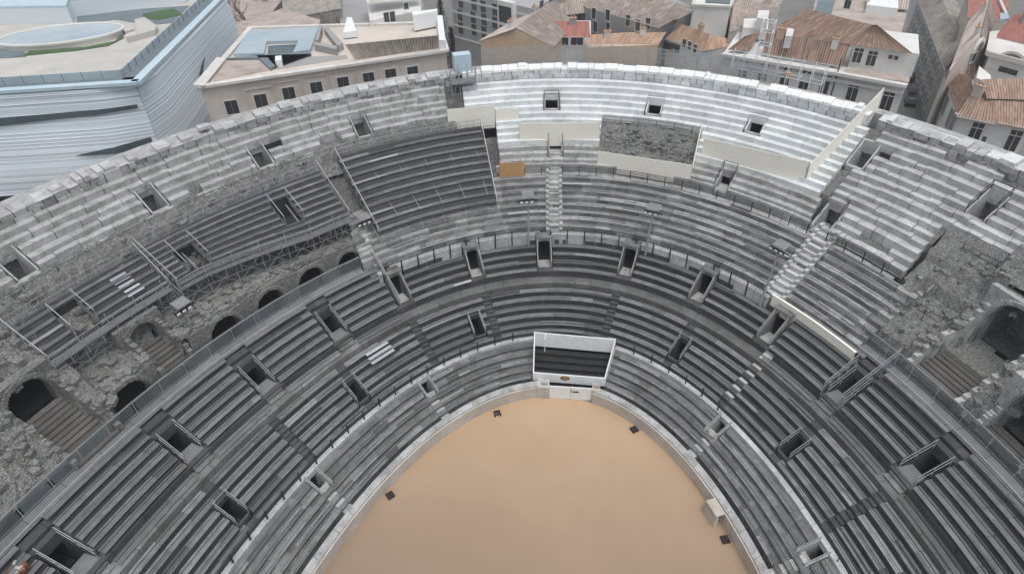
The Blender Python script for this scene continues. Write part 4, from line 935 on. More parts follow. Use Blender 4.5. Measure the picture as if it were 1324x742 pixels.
# glass museum ------------------------------------------------------
ZM = 18.0; c0 = at(173, 104, ZM); l0 = at(0, 115, ZM); r0 = at(279, 0, ZM); l1 = c0+(l0-c0)*3.0; r1 = c0+(r0-c0)*1.08
bk = l1+(r1-c0); mus = thing('museum', 'modern museum with rippled pale blue glass facade, dark slits and a roof terrace', 'museum', z0_(c0))
b = MB()
def facade(p, q, slits, step=1.1):
    d = z0_(q-p); L = d.length; d.normalize(); n = Vector((d.y, -d.x, 0))
    if n.dot(CAM-p) < 0: n = -n
    nz = 58; zb, zt = 4.0, ZM-.5; h = (zt-zb)/nz; ns = int(L/step)
    for k in range(nz):
        z = zb+h*k; ttone = (.7, .5, .62, .35)[k % 4]+rnd(-.22, .25)
        for i in range(ns):
            s0, s1 = L*i/ns, L*(i+1)/ns; sm = (s0+s1)/2; f = (k+.5)/nz
            y = lambda s: -.9*max(0, 1-s/5)+min(1, s/5)*wave(s, f)
            wave = lambda s, f: .26*math.sin(s*.11+f*3.0)*math.sin(f*3.1)+.10*math.sin(s*.21-f*4)+.5*(1-f)
            v0, v1 = y(s0), y(s1); P = lambda s, yy, zz: z0_(p)+d*s+n*yy+Vector((0, 0, zz))
            tlt = .13
            tt = ttone
            b.poly([P(s0, v0+.9+tlt, z+.02), P(s1, v1+.9+tlt, z+.02), P(s1, v1+.9-tlt*.4, z+h*.93), P(s0, v0+.9-tlt*.4, z+h*.93)], tt)
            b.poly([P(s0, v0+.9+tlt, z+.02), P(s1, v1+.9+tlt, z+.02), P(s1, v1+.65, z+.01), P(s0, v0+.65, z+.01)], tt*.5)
    for g in slits:
        pts = []; b2_ = MB()
        for i in range(41):
            s, f, hh = g(i/40); pts.append((s*L, f, hh))
        for (sa, fa, ha), (sb, fb, hb) in zip(pts, pts[1:]):
            W = lambda s, f: z0_(p)+d*s+n*((min(1, s/5)*(.26*math.sin(s*.11+f*3.0)*math.sin(f*3.1)+.10*math.sin(s*.21-f*4)+.5*(1-f))-.9*max(0, 1-s/5))+1.2)+H*(zb+(zt-zb)*f)
            b2_.poly([W(sa, fa-ha), W(sb, fb-hb), W(sb, fb+hb), W(sa, fa+ha)], .5)
        b2_.build('dark_slit', M['slit'], mus)
    return d, n, L
b2 = MB()
sl1 = lambda t: (.012+.95*t, .80-.12*t, .018+.05*t)
sl2 = lambda t: (.01+.2*t, .43-.05*t, .05*(1-t)**.7)
sl3 = lambda s, f: .12 < s < .5 and abs(f-(.28+.62*(s-.12))) < .035*math.sin((s-.12)/.38*math.pi)
dL, nL, LL = facade(c0, l1, [sl1, sl2]); dR, nR, LR = facade(c0, r1, [lambda t: (.34+.2*t, .50+.2*t, .028*math.sin(t*math.pi))])
b.build('glass_facade', M['glassfin'], mus)
b = MB(); inn = [c0+(-nL-nR)*.5, l1-nL*.5, bk, r1-nR*.5]; b.prism([z0_(p) for p in inn], 4.1, ZM-.7, .5); b.build('inner_glazing', M['slit'], mus)
b = MB(); b.prism([z0_(p) for p in [c0+(-nL-nR)*5, l1-nL*5, bk, r1-nR*5]], 0, 4.08, .3); b.build('ground_floor', M['slit'], mus)
b = MB(); b.prism([z0_(p) for p in (c0, l1, bk, r1)], ZM-.66, ZM-.3, .5); b.build('roof_slab', M['terr'], mus)
b = MB()
for p, d, n, L in ((c0, dL, nL, LL), (c0, dR, nR, LR)):
    b.box(z0_(p), d, n, -.6, L, -.2, 1.0, ZM-.35, ZM+.05, .6)
b.build('parapet', M['bluew'], mus)
b = MB()
for p, d, n, L, e in ((c0, dL, nL, LL, 2.0), (c0, dR, nR, LR, 2.1)): b.box(z0_(p), d, n, .5, L, -1.9, -.25, ZM-.29, ZM-.18, .5)
b.build('gutter', M['roofdk'], mus)
k = MB(); b = MB()
for p, d, n, L in ((c0, dL, nL, LL), (c0, dR, nR, LR)):
    x = 2.2
    while x < L-3: b.box(z0_(p), d, n, x, x+2.3, -2.1, -2.07, ZM-.25, ZM+.75, rnd(.3, .7)); k.bar(z0_(p)+d*(x-.05)-n*2.05+H*(ZM-.3), z0_(p)+d*(x-.05)-n*2.05+H*(ZM+.8), .04); x += 2.42
b.build('balustrade', M['bluepane'], mus); k.build('balustrade_post', M['iron'], mus)
def patch(par, nm, pl, z, mt, th=.05):
    b = MB(); p = [z0_(q) for q in PX(pl, z)]
    if sum(u_.x*v_.y-v_.x*u_.y for u_, v_ in zip(p, p[1:]+p[:1])) < 0: p = p[::-1]
    b.prism(p, z-.02, z+th, .5); return b.build(nm, M[mt], par)
zr = ZM-.28
patch(mus, 'lawn', [(30, 73), (100, 66), (140, 60), (160, 50), (158, 42), (150, 54), (110, 62), (40, 66)], zr, 'lawn', .12)
patch(mus, 'lawn', [(185, 19), (225, 12), (236, 20), (205, 27), (185, 24)], zr, 'lawn', .12)
patch(mus, 'dark_bed', [(100, 22), (185, 12), (245, 8), (222, 30), (195, 33), (150, 26), (100, 31)], zr, 'roofdk', .06)
patch(mus, 'dark_bed', [(0, 64), (30, 62), (34, 74), (0, 76)], zr, 'roofdk', .06)
el = [(78+82*math.cos(a*math.pi/16)+(4*math.sin(a*math.pi/16)), 46-12*math.sin(a*math.pi/16)-9*math.cos(a*math.pi/16)) for a in range(32)]
patch(mus, 'oval_roof', el, zr+.7, 'bluepane', .08)
b = MB(); pe = PX(el, zr+.7)
for p, q in zip(pe, pe[1:]+pe[:1]): b.bar(p+H*.12, q+H*.12, .22, .8, 5); b.poly([z0_(p)+H*zr, z0_(q)+H*zr, q+H*.1, p+H*.1], .5)
b.build('oval_rim', M['cornice'], mus)
uv = PX([(-60, 40), (0, 32), (95, 31), (98, 22), (240, 4), (262, -14), (-60, -10)], zr); b = MB()
pp = [z0_(q) for q in uv]
if sum(u_.x*v_.y-v_.x*u_.y for u_, v_ in zip(pp, pp[1:]+pp[:1])) < 0: pp = pp[::-1]
b.prism(pp, zr, zr+2.4, .5); b.build('upper_storey', M['glassfin'], mus)
b = MB(); b.prism([p+(p-pp[0])*.0 for p in pp], zr+2.403, zr+2.8, .8); b.build('upper_roof', M['bluew'], mus)
for pl in ([(176, 32), (189, 29), (205, 40), (203, 46), (180, 52)], [(164, 52), (177, 47), (181, 52), (166, 56)], [(160, 42), (172, 39), (175, 45), (164, 48)]): patch(mus, 'terrace_seat', pl, zr, 'terr', .8)

# cream building with flat and tiled roofs --------------------------
ZC = 16.0; fl_c = at(259, 114, ZC); fr_c = at(577, 67, ZC); br_c = at(566, 31, ZC); bl_c = at(325, 38, ZC)
cb = building('cream rendered building with framed windows, flat glazed roof and a long tiled roof', [fl_c, fr_c, br_c, bl_c], ZC, 'creamw', 'building', 'cream_building')
coping(cb, [fl_c, fr_c, br_c, bl_c], ZC, .9, .35, out=.45)
for px, py in ((300, 139), (337.7, 131), (373.8, 122), (409.5, 115), (444, 108.5), (477, 102.8), (505.5, 98), (533.8, 94.7)):
    q, d, n = onplane(px, py, fl_c, fr_c); window(cb, q, d, n, 1.6, 1.9, 'plain'); b = MB(); q0 = z0_(q)
    if px > 310:
        for x0, x1, za, zb in ((-1.75, -1.6, -3, 1.9), (1.6, 1.75, -3, 1.9), (-1.6, 1.6, 1.75, 1.9)): b.box(q0, d, n, x0, x1, .003, .16, q.z+za, q.z+zb, .4)
        b.build('panel_frame', M['creamw'], cb)
wins(cb, bl_c, fl_c, [(274, 137)], 1.2, 1.7)
patch(cb, 'gravel_roof', [(275, 106), (352, 91), (360, 82), (335, 76), (290, 78)], ZC+.02, 'tilep', .04); patch(cb, 'ribbed_edge', [(250, 111), (264, 112), (292, 77), (281, 75)], ZC+.36, 'cornice', .12)
patch(cb, 'glass_roof', [(303, 74), (323, 44), (413, 39), (402, 69), (380, 72), (387, 57), (346, 58), (342, 74)], ZC+.02, 'bluepane', .5)
patch(cb, 'light_well', [(346, 72), (347, 60), (386, 58), (380, 72)], ZC+.02, 'slit', .06)
patch(cb, 'dark_kerb', [(290, 79), (332, 75), (350, 92), (357, 89), (343, 74), (402, 70), (403, 73), (345, 78)], ZC+.02, 'roofdk', .35)
patch(cb, 'flat_roof', [(360, 90), (350, 75), (400, 74), (448, 72), (450, 76)], ZC+.01, 'greyw', .04)
patch(cb, 'roof_unit', [(358, 82), (366, 81), (366, 87), (358, 88)], ZC+.05, 'wpaint', 1.0)
for pl in ([(407, 62), (437, 68), (437, 72), (408, 66)], [(420, 44), (426, 43), (445, 64), (438, 68)], [(409, 60), (414, 40), (418, 40), (413, 61)]): patch(cb, 'duct', pl, ZC+.05, 'greyw', .9)
roof(cb, [[(459, 78, ZC+.4), (567, 63, ZC+.4), (567, 46, ZC+2.6), (446, 58, ZC+2.6)]], 'tilep', 'tiled_roof', .5)
patch(cb, 'parapet_end', [(569, 64), (577, 64), (573, 31), (566, 31)], ZC+.36, 'wpaint', 1.3)
patch(cb, 'rear_wall', [(535, 35), (567, 31), (567, 34), (536, 40)], ZC+.3, 'wpaint', 2.3)
patch(cb, 'chimney_cap', [(445, 50), (462, 48), (456, 30), (450, 30)], ZC+.2, 'wpaint', .9)
patch(cb, 'low_roof', [(322, 42), (330, 30), (365, 15), (415, 30), (413, 38)], ZC-.4, 'tilep', .5)

# houses ------------------------------------------------------------
h = building('grey rendered house with a blank plaster wall behind the tiled roof', PX([(440, 55), (560, 40), (545, 0), (440, 0)], 11), 11, 'greyw'); patch(h, 'roof', [(440, 54), (559, 40), (545, 0), (440, 0)], 11.02, 'greyw', .1)
f = PX([(478, 27), (545, 14), (540, -30), (470, -20)], 17); h = building('white rendered house with two small windows at the top of the picture', f, 17, 'whitew'); wins(h, f[0], f[1], [(500, 23), (507, 22)], 1.0, 1.6); wins(h, f[0], f[1], [(525, 8)], .8, 1.0)
roof(h, [[(478, 2, 19), (545, -8, 19), (540, -30, 21), (470, -25, 21)]], 'tilep')
f = PX([(368, 26), (441, 12), (436, -40), (360, -30)], 13); h = building('old bare stone building behind the museum, at the top of the picture', f, 13, 'stonew'); patch(h, 'roof', [(368, 26), (441, 12), (436, -40), (360, -30)], 13.02, 'stonew', .1)
f = PX([(290, 60), (312, 70), (350, 20), (365, 0), (300, -10)], 7); h = building('low brownish flat roofed block between the museum and the cream building', f, 7, 'stonew'); patch(h, 'roof', [(290, 60), (312, 70), (350, 20), (365, 0), (300, -10)], 7.02, 'tilep', .1)
# apartment block
f = PX([(583, -12), (690, 12), (722, -5), (775, -14), (760, -60), (600, -60)], 17); h = building('grey apartment block with rows of shuttered windows and a glazed stair bay', f, 17, 'aptw', 'apartment block', 'apartment_block')
wins(h, f[0], f[1], [(596, 3), (613, 6), (625, 9), (595, 20), (612, 23), (626, 26), (596, 37), (613, 39), (626, 42), (640, 30), (640, 13)], 1.3, 2.0, 'apt')
wins(h, f[1], f[2], [(700, 10), (712, 6)], 1.3, 2.2, 'apt')
b = MB()
for y in (-3, 14, 31, 46):
    q0, d, n = onplane(583, y, f[0], f[1]); b.box(z0_(f[0]), d, n, 0, z0_(f[1]-f[0]).length, .004, .1, q0.z-.2, q0.z+.15, .6)
b.build('floor_band', M['cornice'], h)
q, d, n = onplane(658, 12, f[0], f[1]); k = MB(); k.box(z0_(q), d, n, -1.9, 1.9, .005, 1.0, 0, 17.5, .6); k.build('stair_bay', M['whitew'], h); k = MB()
for i in range(5): k.box(z0_(q), d, n, -1.5, 1.5, 1.003, 1.04, .8+3.3*i, 3.5+3.3*i)
k.build('bay_glazing', M['pane'], h)
# orange gabled house
zg = 14.5
f = PX([(622, 53), (713, 61), (742, 30), (690, 12)], zg); h = building('ochre gabled house with an orange end wall facing the rim', f, zg, 'ochre', 'house'); ap = (f[0]+f[1])/2+H*2.3; ap.z = zg+2.3; bp = (f[2]+f[3])/2; bp.z = zg+2.3
b = MB(); b.poly([f[0], f[1], ap]); b.poly([f[2], f[3], bp]); b.build('gable', M['ochre'], h)
ev = lambda p, q, k=.35: p+(p-q).normalized()*k
roof(h, [[ev(f[0], ap)+H*.05, ev(f[3], bp)+H*.05, bp+H*.08, ap+H*.08+(ap-bp).normalized()*.4], [ev(f[2], bp)+H*.05, ev(f[1], ap)+H*.05, ap+H*.08, bp+H*.08]], 'tilep')
f = PX([(745, 6), (762, 30), (792, 14), (775, -12)], 15); h = building('grey gable wall house with a pale sloping parapet behind the red roof', PX([(690, 20), (800, 12), (790, -20), (700, -25)], 14), 14, 'greyw'); roof(h, [[(700, 22, 14.1), (800, 12, 14.1), (790, -10, 16.5), (700, 2, 16.5)]], 'tilep'); wins(h, *PX([(690, 20), (800, 12)], 14), [(750, 24), (757, 22)], .9, 1.7, 'shut')
f = PX([(714, 50), (764, 50), (764, 27), (714, 27)], 14.0); h = building('small house with a bright red tiled shed roof and two barred windows', f, 14.0, 'whitew'); roof(h, [[(713, 49, 14.1), (763, 49, 14.1), (762, 28, 15.6), (716, 28, 15.6)]], 'tiler', 'roof', .35); wins(h, f[0], f[1], [(727, 54), (746, 54)], 2.0, 1.3)
f = PX([(758, 62), (850, 58), (858, 40), (764, 45)], 13.2); h = building('long low house with an orange tiled roof right behind the wire fence', f, 13.2, 'ochre'); roof(h, [[(757, 57, 13.3), (852, 57, 13.3), (862, 42, 14.4), (763, 45, 14.4)]], 'tileo')
f = PX([(757, 10), (852, 36), (905, 12), (800, -30)], 15); h = building('grey stone house with small shuttered windows under a broad brown roof', f, 15, 'greyw'); wins(h, f[0], f[1], [(786, 20), (812, 27), (825, 33), (838, 31), (786, 37), (768, 18), (770, 35)], 1.0, 1.8, 'plain')
roof(h, [[(755, 8, 15.1), (853, 36, 15.1), (898, 12, 17.6), (775, -26, 17.6)]], 'tilep')
f = PX([(863, 52), (908, 66), (945, 62), (893, 32)], 13.0); h = building('orange tiled house with three small dark windows beside the blank white wall', f, 13.0, 'whitew'); wins(h, f[0], f[1], [(885, 56), (892, 59), (899, 63)], .7, 1.2)
roof(h, [[(860, 50, 13.1), (910, 66, 13.1), (918, 45, 15.2), (880, 31, 15.2)], [(910, 66, 13.1), (948, 60, 13.1), (940, 50, 14.0), (918, 45, 15.2)]], 'tileo')
b = MB(); q, d, n = onplane(870, 55, f[0], f[1]); b.box(z0_(q), d, n, -1.6, 1.6, .0, .4, 11.6, 12.8); b.build('dark_opening', M['pane'], h)
f = PX([(838, 30), (868, 34), (880, 26), (850, 22)], 14.0); h = building('little old house with a mossy roof between the orange roofs', f, 14.0, 'stonew'); roof(h, [[(838, 33, 14.1), (868, 35, 14.1), (878, 26, 15.2), (850, 24, 15.2)]], 'tile')
f = PX([(896, 8), (944, 10), (952, -18), (905, -20)], 18); h = building('blank white rendered house wall with a dark terrace on top', f, 18, 'whitew'); patch(h, 'terrace', [(912, 4), (943, 6), (948, -14), (915, -16)], 18.02, 'slit', .1); b = MB(); coping(h, f, 18, .4, .3)
f = PX([(944, 40), (975, 35), (1010, 0), (945, -10)], 15.5); h = building('house with a broad pale tiled roof left of the brown tiled mansion', f, 15.5, 'whitew'); roof(h, [[(944, 40, 15.6), (985, 30, 15.6), (1015, 0, 17.2), (950, -8, 17.2)]], 'tilep')
f = PX([(1050, 22), (1165, 44), (1180, -10), (1060, -30)], 17); h = building('white rendered house with a rounded white dormer parapet behind the mansion', f, 17, 'whitew'); patch(h, 'flat_roof', [(1050, 22), (1165, 44), (1180, -10), (1060, -30)], 16.99, 'tilep', .03); patch(h, 'roof_terrace', [(1052, 20), (1074, 22), (1080, 0), (1060, -5)], 17.02, 'roofdk', .1); patch(h, 'white_parapet', [(1118, 17), (1158, 22), (1158, 10), (1125, 6)], 17.02, 'wpaint', 1.2); wins(h, f[0], f[1], [(1096, 6)], .9, 1.2)
roof(h, [[(1120, 8, 17.6), (1175, 12, 17.6), (1180, -12, 19), (1125, -14, 19)]], 'tilep')
# mansion ------------------------------------------------------------
ZH = 15.0; f = PX([(934, 72), (1090, 98), (1171, 113)], ZH); sv = Vector((.30, .954, 0)); f += [f[2]+sv*13, f[0]+sv*13]; mn = building('long white mansion with brown ribbed tile roofs and tall shuttered windows beside the street', f, ZH, 'whitew', 'mansion', 'mansion')
for i in (0, 1):
    b = MB(); d = z0_(f[i+1]-f[i]); L = d.length; d.normalize(); n = Vector((d.y, -d.x, 0)); n = n if n.dot(CAM-f[i]) > 0 else -n
    b.box(z0_(f[i]), d, n, -.1*i, L+.1, -.3, .55, ZH+.004*i, ZH+.4+.004*i, .6); b.box(z0_(f[i]), d, n, 0, L, .003, .3, ZH-.9, ZH-.5, .4); b.build('cornice', M['cornice'], mn)
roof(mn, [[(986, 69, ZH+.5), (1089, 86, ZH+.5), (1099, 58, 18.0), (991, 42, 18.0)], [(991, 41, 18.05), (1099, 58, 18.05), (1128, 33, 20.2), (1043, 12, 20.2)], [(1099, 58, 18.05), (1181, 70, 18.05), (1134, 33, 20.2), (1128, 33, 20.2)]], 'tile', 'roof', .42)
roof(mn, [[(940, 65, ZH+.5), (968, 66, ZH+.5), (985, 42, 16.6), (962, 48, 16.6)]], 'tile', 'side_roof', .42)
f2 = PX([(1096, 88), (1178, 100), (1181, 71), (1100, 60)], ZH); f2 = [f2[0], f2[1], f2[1]+sv*9, f2[0]+sv*9]
b = MB(); p2 = [z0_(q) for q in f2]; p2 = p2 if sum(u_.x*v_.y-v_.x*u_.y for u_, v_ in zip(p2, p2[1:]+p2[:1])) > 0 else p2[::-1]; b.prism(p2, ZH, 18.0, .6); b.build('set_back_storey', M['whitew'], mn)
wins(mn, f2[0], f2[1], [(1109, 72), (1127, 76)], 1.1, 1.9, 'tall'); wins(mn, f2[0], f2[1], [(1152, 74), (1158, 75)], .6, .5)
patch(mn, 'tiled_ledge', [(1094, 88), (1176, 101), (1175, 108), (1092, 95)], ZH+.3, 'tilep', .12)
wins(mn, f[1], f[2], [(1102, 120), (1147, 131)], 1.3, 3.0, 'tall'); wins(mn, f[0], f[1], [(1066, 111), (1041, 103), (1016, 98), (987, 92), (962, 88)], 1.2, 2.8, 'tall')
patch(mn, 'chimney', [(1012, 62), (1021, 63), (1024, 50), (1016, 47)], 17.0, 'whitew', 1.6); patch(mn, 'attic_block', [(958, 50), (990, 52), (991, 38), (960, 38)], 15.4, 'whitew', 1.6); patch(mn, 'chimney', [(976, 38), (990, 40), (992, 28), (978, 28)], 17, 'whitew', 1.6)
b = MB(); q, d, n = onplane(1080, 105, f[0], f[1]); b.bar(q+n*.15+H*3, q+n*.15-H*9, .09); b.build('drainpipe', M['iron'], mn)
# street --------------------------------------------------------------
sheet('road', [tuple(p[:2]) for p in PX([(1150, 200), (1206, 170), (1196, 60), (1186, -30), (1174, -30), (1172, 60), (1160, 120)], 0)], .012, M['road'], 'narrow asphalt street between tall houses', 'street')
b = MB(); pl = PX([(1206, 170), (1212, 168), (1201, 60), (1189, -30), (1186, -30), (1196, 60)], 0); b.prism([z0_(p) for p in pl][::-1], 0, .13, .6); tag(b.build('pavement', M['pave']), 'narrow kerbed pavement along the right side of the street', 'pavement', kind='structure')
zs = 9.0; f = PX([(1221, 90), (1236, 96), (1252, 50), (1226, -14), (1187, 0)], zs); h = building('long terraced street row with tall narrow windows and a pale ribbed roof', f, zs, 'greyw', 'terraced row', 'street_row')
p0, p1 = f[4], f[0]; L = z0_(p1-p0).length; d = z0_(p1-p0).normalized(); n = Vector((d.y, -d.x, 0)); n = n if n.dot(CAM-p0) > 0 else -n
for z in (2.3, 4.9, 7.4):
    for i in range(int(L/3.4)): window(h, z0_(p0)+d*(1.7+3.4*i)+H*z, d, n, 1.1, 1.7, 'shut' if i % 3 else 'plain')
roof(h, [[(1187, 0, zs+.1), (1222, 91, zs+.1), (1245, 58, zs+2.4), (1213, -12, zs+2.4)], [(1236, 92, zs+.1), (1262, 40, zs+.1), (1228, -20, zs+2.2), (1213, -12, zs+2.4)][:0] or [(1245, 58, zs+2.4), (1254, 36, zs+1.2), (1228, -14, zs+1.2), (1213, -12, zs+2.4)]], 'tileg', 'roof', .5)
f = PX([(1228, 92), (1279, 62), (1285, 20), (1252, 30)], 15.5); h = building('chapel like gabled house with a round arched recess above a tiled lean-to', f, 15.5, 'creamw', 'chapel', 'chapel'); ap = (f[0]+f[1])/2; ap.z = 18.6; bp = (f[2]+f[3])/2; bp.z = 18.6
b = MB(); b.poly([f[0], f[1], ap]); b.build('gable', M['creamw'], h); roof(h, [[f[0]+H*.1, f[3]+H*.1, bp+H*.1, ap+H*.1], [f[1]+H*.1, f[2]+H*.1, bp+H*.12, ap+H*.12]], 'tilep')
q, d, n = onplane(1262, 66, f[0], f[1]); b = MB(); o0 = z0_(q)
for i in range(9):
    a0, a1 = math.pi*i/9, math.pi*(i+1)/9; P = lambda r, a, y: o0+d*(r*math.cos(a))+n*y+H*(q.z+r*math.sin(a)); b.hexa([P(1.3, a0, .01), P(1.75, a0, .01), P(1.75, a1, .01), P(1.3, a1, .01), P(1.3, a0, .3), P(1.75, a0, .3), P(1.75, a1, .3), P(1.3, a1, .3)], .6)
b.build('arch_moulding', M['cornice'], h); k = MB(); k.poly([o0+n*.02+d*(1.3*math.cos(math.pi*i/12))+H*(q.z+1.3*math.sin(math.pi*i/12)) for i in range(13)]+[o0+n*.02-d*1.3+H*(q.z-1.6), o0+n*.02+d*1.3+H*(q.z-1.6)], .5); k.build('recess', M['tunnel'] if False else M['greyw'], h); window(h, o0+n*.03+H*(q.z-.9), d, n, 1.5, 1.3)
roof(h, [[(1234, 98, 13.0), (1262, 104, 13.0), (1262, 84, 14.2), (1245, 84, 14.2)]], 'tile', 'lean_to_roof')
f = PX([(1280, 72), (1340, 88), (1350, 40), (1284, 48)], 16.5); h = building('pale grey house with a heavy cornice and an arched relief at the right edge', f, 16.5, 'whitew'); coping(h, f, 16.5, .9, .6, out=.6)
q, d, n = onplane(1308, 82, f[0], f[1]); o0 = z0_(q); b = MB()
for i in range(9):
    a0, a1 = math.pi*i/9, math.pi*(i+1)/9; b.hexa([P_ for P_ in [o0+d*(r*math.cos(a))+n*y+H*(q.z+r*math.sin(a)*.8) for y in (.01, .3) for r, a in ((1.5, a0), (1.9, a0), (1.9, a1), (1.5, a1))]], .5)
b.build('arch_relief', M['cornice'], h); k = MB(); k.poly([o0+n*.02+d*(1.5*math.cos(math.pi*i/12))+H*(q.z+1.2*math.sin(math.pi*i/12)) for i in range(13)], .3); k.build('relief_panel', M['greyw'], h); window(h, o0+H*(q.z-1.0), d, n, 2.4, .7)
for lab, qd, mt in (('red tiled roof house at the top right corner', [(1250, 22, 15), (1300, 26, 15), (1310, -20, 17), (1255, -20, 17)], 'tiler'), ('second red tiled house at the top right frame edge', [(1286, 48, 16.6), (1345, 62, 16.6), (1345, 18, 19), (1310, 20, 19)], 'tiler')):
    p = [at(*k) for k in qd]; h = building(lab, [z0_(q) for q in p], min(q.z for q in p)-.1, 'creamw'); roof(h, [p], mt)
    if '22' in str(qd[0]): b = MB(); b.bar(at(1290, -5, 16.4), at(1302, 22, 15.5), .25); b.build('roof_hip', M['cornice'], h)
patch(h, 'rooflight', [(1292, 28), (1304, 27), (1302, 20), (1292, 20)], 18.2, 'bluepane', .3)
# corner house on the right
zk = 13.0; f = PX([(1238, 149), (1332, 168), (1345, 110), (1262, 84), (1222, 95)], zk); h = building('white corner house with a patchwork of brown tile roofs behind the right rim', f, zk, 'whitew', 'house', 'corner_house')
wins(h, f[0], f[1], [(1261, 172), (1310, 182)], 1.2, 2.6, 'tall'); wins(h, f[0], f[1], [(1272.5, 180)], .4, .7); wins(h, f[4], f[0], [(1222, 136), (1227.5, 153), (1232, 158)], 1.0, 2.5, 'shut')
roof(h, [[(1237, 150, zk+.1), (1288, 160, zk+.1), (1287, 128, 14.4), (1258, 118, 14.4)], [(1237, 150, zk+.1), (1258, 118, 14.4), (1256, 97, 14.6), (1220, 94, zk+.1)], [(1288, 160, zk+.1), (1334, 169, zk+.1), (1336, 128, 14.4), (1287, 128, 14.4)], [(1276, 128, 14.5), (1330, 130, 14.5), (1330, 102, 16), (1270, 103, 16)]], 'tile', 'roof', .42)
patch(h, 'roof_terrace', [(1262, 118), (1324, 122), (1326, 112), (1262, 108)], 14.5, 'tilep', .3); patch(h, 'dormer_wall', [(1256, 116), (1276, 124), (1274, 112), (1260, 100)], 14.2, 'whitew', 1.5); coping(h, f[:2]+[f[2]], zk, .3, .2, out=.3)
# cars -----------------------------------------------------------------
def car(label, px, py, paint, rz, cat='car'):
    q = at(px, py, .0); t = thing('parked_car', label, cat, q, 'cars parked in the street'); ax = Vector((math.cos(rz), math.sin(rz), 0)); ay = Vector((-ax.y, ax.x, 0)); P = lambda x, y, z: q+ax*x+ay*y+H*z
    b = MB(); b.hexa([P(-2.1, -.85, .3), P(2.1, -.85, .3), P(2.1, .85, .3), P(-2.1, .85, .3), P(-2.05, -.85, .85), P(1.95, -.8, .8), P(1.95, .8, .8), P(-2.05, .85, .85)]); b.hexa([P(-1.7, -.78, .852), P(.95, -.78, .852), P(.95, .78, .852), P(-1.7, .78, .852), P(-1.3, -.62, 1.45), P(.25, -.62, 1.45), P(.25, .62, 1.45), P(-1.3, .62, 1.45)])
    me = b.build('body', paint, t); md = me.modifiers.new('b', 'BEVEL'); md.width = .08; md.segments = 2
    g = MB()
    for s in (-1, 1): g.poly([P(.92, s*.5, .9), P(.92, -s*.5, .9), P(.3, -s*.48, 1.4), P(.3, s*.48, 1.4)][::s]); 
    g.hexa([P(-1.55, -.76, .9), P(.8, -.76, .9), P(.8, .76, .9), P(-1.55, .76, .9), P(-1.25, -.66, 1.36), P(.25, -.66, 1.36), P(.25, .66, 1.36), P(-1.25, .66, 1.36)]); g.hexa([P(.35, -.6, .95), P(.97, -.66, .88), P(.97, .66, .88), P(.35, .6, .95), P(.28, -.55, 1.4), P(.34, -.55, 1.4), P(.34, .55, 1.4), P(.28, .55, 1.4)]); g.build('windows', M['pane'], t)
    for x in (-1.3, 1.3):
        for s in (-1, 1):
            k = MB(); k.bar(P(x, s*.68, .31), P(x, s*.88, .31), .31, .3, 12); o = k.build('wheel', M['black'], t); k = MB(); k.bar(P(x, s*.881, .31), P(x, s*.9, .31), .17, .7, 8); k.build('rim', M['steel'], o)
    for s in (-1, 1): k = MB(); k.box(q, ax, ay, 1.96, 2.06, s*.6-.18, s*.6+.18, .6, .74, .8); k.build('headlight', M['wpaint'], t)
pb = mat('black_car_paint', (.02, .022, .025), None, 1, .25, 0, 5, 0, spec=.6); pg = mat('grey_car_paint', (.10, .11, .12), None, 1, .3, 0, 5, 0, spec=.6); pwh = mat('white_car_paint', (.6, .6, .6), None, 1, .3, 0, 5, 0, spec=.6)
rz = math.atan2(*(at(1184, 40, 0)-at(1180, 140, 0)).yx)
car('black parked car nearest the rim in the narrow street', 1176, 134, pb, rz); car('dark grey parked car in the middle of the street row', 1181, 119, pg, rz); car('black car parked farthest up the street beside the mansion', 1177, 104, pb, rz); car('small white car behind the other parked cars', 1174, 96, pwh, rz)
# wire fence on the rim and mansion scaffold ---------------------------
t = thing('wire_fence', 'tall pale wire mesh fence standing on the restored rim in front of the orange houses', 'fence', S(3, 31.8, 21)); b = MB(); u = -14.0
n_ = 240
for i in range(n_+1):
    u = -14+(36.5)*i/n_; b.bar(S(u, 32.2, 20.9), S(u, 32.2, 23.0+(.15 if i % 10 == 0 else 0)), .06 if i % 10 == 0 else .034, .9, 3)
for z in (21.0, 21.5, 22.0, 22.5, 22.98):
    for i in range(60): b.bar(S(-14+36.5*i/60, 32.2, z), S(-14+36.5*(i+1)/60, 32.2, z), .026, .9, 3)
b.build('mesh', M['steel'], t); k = MB()
for i in range(0, n_+1, 10): u = -14+36.5*i/n_; k.bar(S(u, 32.2, 22.6), S(u, 33.6, 20.9), .025)
k.build('stay', M['steel'], t)
t = thing('facade_scaffold', 'white tube scaffold in front of the left half of the mansion', 'scaffold', S(19.5, 34, 0)); b = MB()
for i in range(9):
    for j in range(2):
        p = S(17.2+i*1.25, 33.6+1.2*j); b.bar((p.x, p.y, 15 if i != 2 else 15), (p.x, p.y, 23.2 if i not in (2, 3) else 26.6), .045)
for z in (21.4, 22.9):
    for i in range(8): b.bar(S(17.2+i*1.25, 33.6, z), S(17.2+(i+1)*1.25, 33.6, z), .035); b.bar(S(17.2+i*1.25, 34.8, z), S(17.2+(i+1)*1.25, 34.8, z), .035)
for z in (24.2, 25.5, 26.5):
    for j in range(2): b.bar(S(19.7, 33.6+1.2*j, z), S(20.95, 33.6+1.2*j, z), .035)
    for i in (2, 3): b.bar(S(17.2+i*1.25, 33.6, z), S(17.2+i*1.25, 34.8, z), .035)
for i in range(0, 8, 2): b.bar(S(17.2+i*1.25, 33.6, 21.4), S(17.2+(i+1)*1.25, 33.6, 22.9), .03)
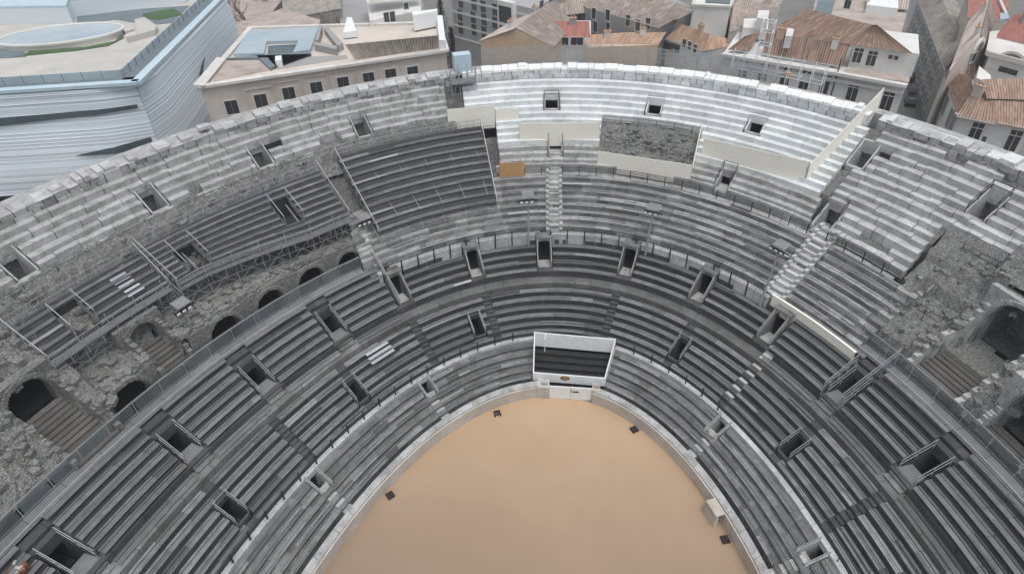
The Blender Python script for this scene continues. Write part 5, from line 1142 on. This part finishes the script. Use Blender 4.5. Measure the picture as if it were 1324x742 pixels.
b.build('tubes', M['wpaint'], t); b = MB(); b.cbox(17.2, 27.2, 33.65, 34.75, 21.3, 21.36, .5); b.cbox(19.7, 20.95, 33.65, 34.75, 24.1, 24.16, .5); b.build('platform', M['deck'], t)
q = S(23.5, 33.9, 21.4); t = thing('orange_sack', 'small orange sack on the mansion scaffold at the rim', 'sack', q); b = MB()
for z0, z1, r in ((0, .25, .42), (.25, .5, .34)): b.prism([(q.x+r*math.cos(a*.785), q.y+r*.7*math.sin(a*.785)) for a in range(8)], 21.37+z0, 21.37+z1, .5)
b.build('cloth', M['tileo'], t)
# trees ----------------------------------------------------------------
def tree(label, p, hgt, kind):
    t = thing('tree' if kind == 'bare' else 'conifer_tree', label, 'tree', (p.x, p.y, 0)); b = MB(); P0 = z0_(p)
    def limb(a, d, L, r, k):
        e = a+d*L; b.bar(a, e, r, .5, 5 if k > 2 else 3)
        if k <= 0: return
        for _ in range(3 if k > 1 else 2):
            nd = (d+Vector((rnd(-.8, .8), rnd(-.8, .8), rnd(-.1, .6)))).normalized(); limb(a+d*L*rnd(.6, 1), nd, L*rnd(.6, .8), r*.58, k-1)
    if kind == 'bare': limb(P0, Vector((.05, 0, 1)), hgt*.4, .2, 5); b.build('trunk', M['bark'], t)
    else:
        b.bar(P0, P0+H*hgt*.95, .16, .5, 6); b.build('trunk', M['bark'], t); c = MB()
        for i in range(2600):
            f = random.random()**.8; a = rnd(0, 6.28); R = (1-f)*hgt*.24*(.55+.45*math.sin(a*5+f*30))+.15; rr = R*math.sqrt(rnd(.15, 1)); q = P0+Vector((math.cos(a)*rr, math.sin(a)*rr, hgt*(.15+.85*f)-rr*.25)); s = rnd(.12, .3); v = Vector((rnd(-1, 1), rnd(-1, 1), rnd(-.6, .3)))*s; w_ = Vector((rnd(-1, 1), rnd(-1, 1), rnd(-.5, .5)))*s*.6; c.poly([q, q+v+w_, q+v*1.6, q+v-w_], rnd(0, 1))
        c.build('crown', M['leaf'], t)
tree('bare leafless tree behind the museum corner', at(326, 30, 6), 13, 'bare'); tree('second bare tree, close to the museum facade', at(345, 12, 5), 11, 'bare'); tree('dark conifer beside the grey apartment block', at(572, 40, 6), 13, 'con'); tree('second dark conifer, lower, behind the cream building end', at(585, 62, 6), 10, 'con')
sheet('plaza', [tuple(p[:2]) for p in PX([(-200, 235), (120, 220), (150, 330), (-200, 420)], 0)], .008, M['road'], 'dark shaded paving under the museum edge', 'paving')
# ------------------------------------------------------------------ pale winter air
hz = MB(); hz.prism([(-420, -120), (420, -120), (420, 420), (-420, 420)], -1.0, 47.5, .5); hm = bpy.data.materials.new('haze'); hm.use_nodes = True; nt = hm.node_tree
nt.nodes.remove(nt.nodes['Principled BSDF']); pv = nt.nodes.new('ShaderNodeVolumePrincipled'); pv.inputs['Color'].default_value = (.9, .94, 1, 1); pv.inputs['Density'].default_value = .0007; pv.inputs['Anisotropy'].default_value = .2
nt.links.new(pv.outputs['Volume'], nt.nodes['Material Output'].inputs['Volume'])
tag(hz.build('haze', hm), 'thin pale haze over the amphitheatre and the town', 'haze', kind='stuff')
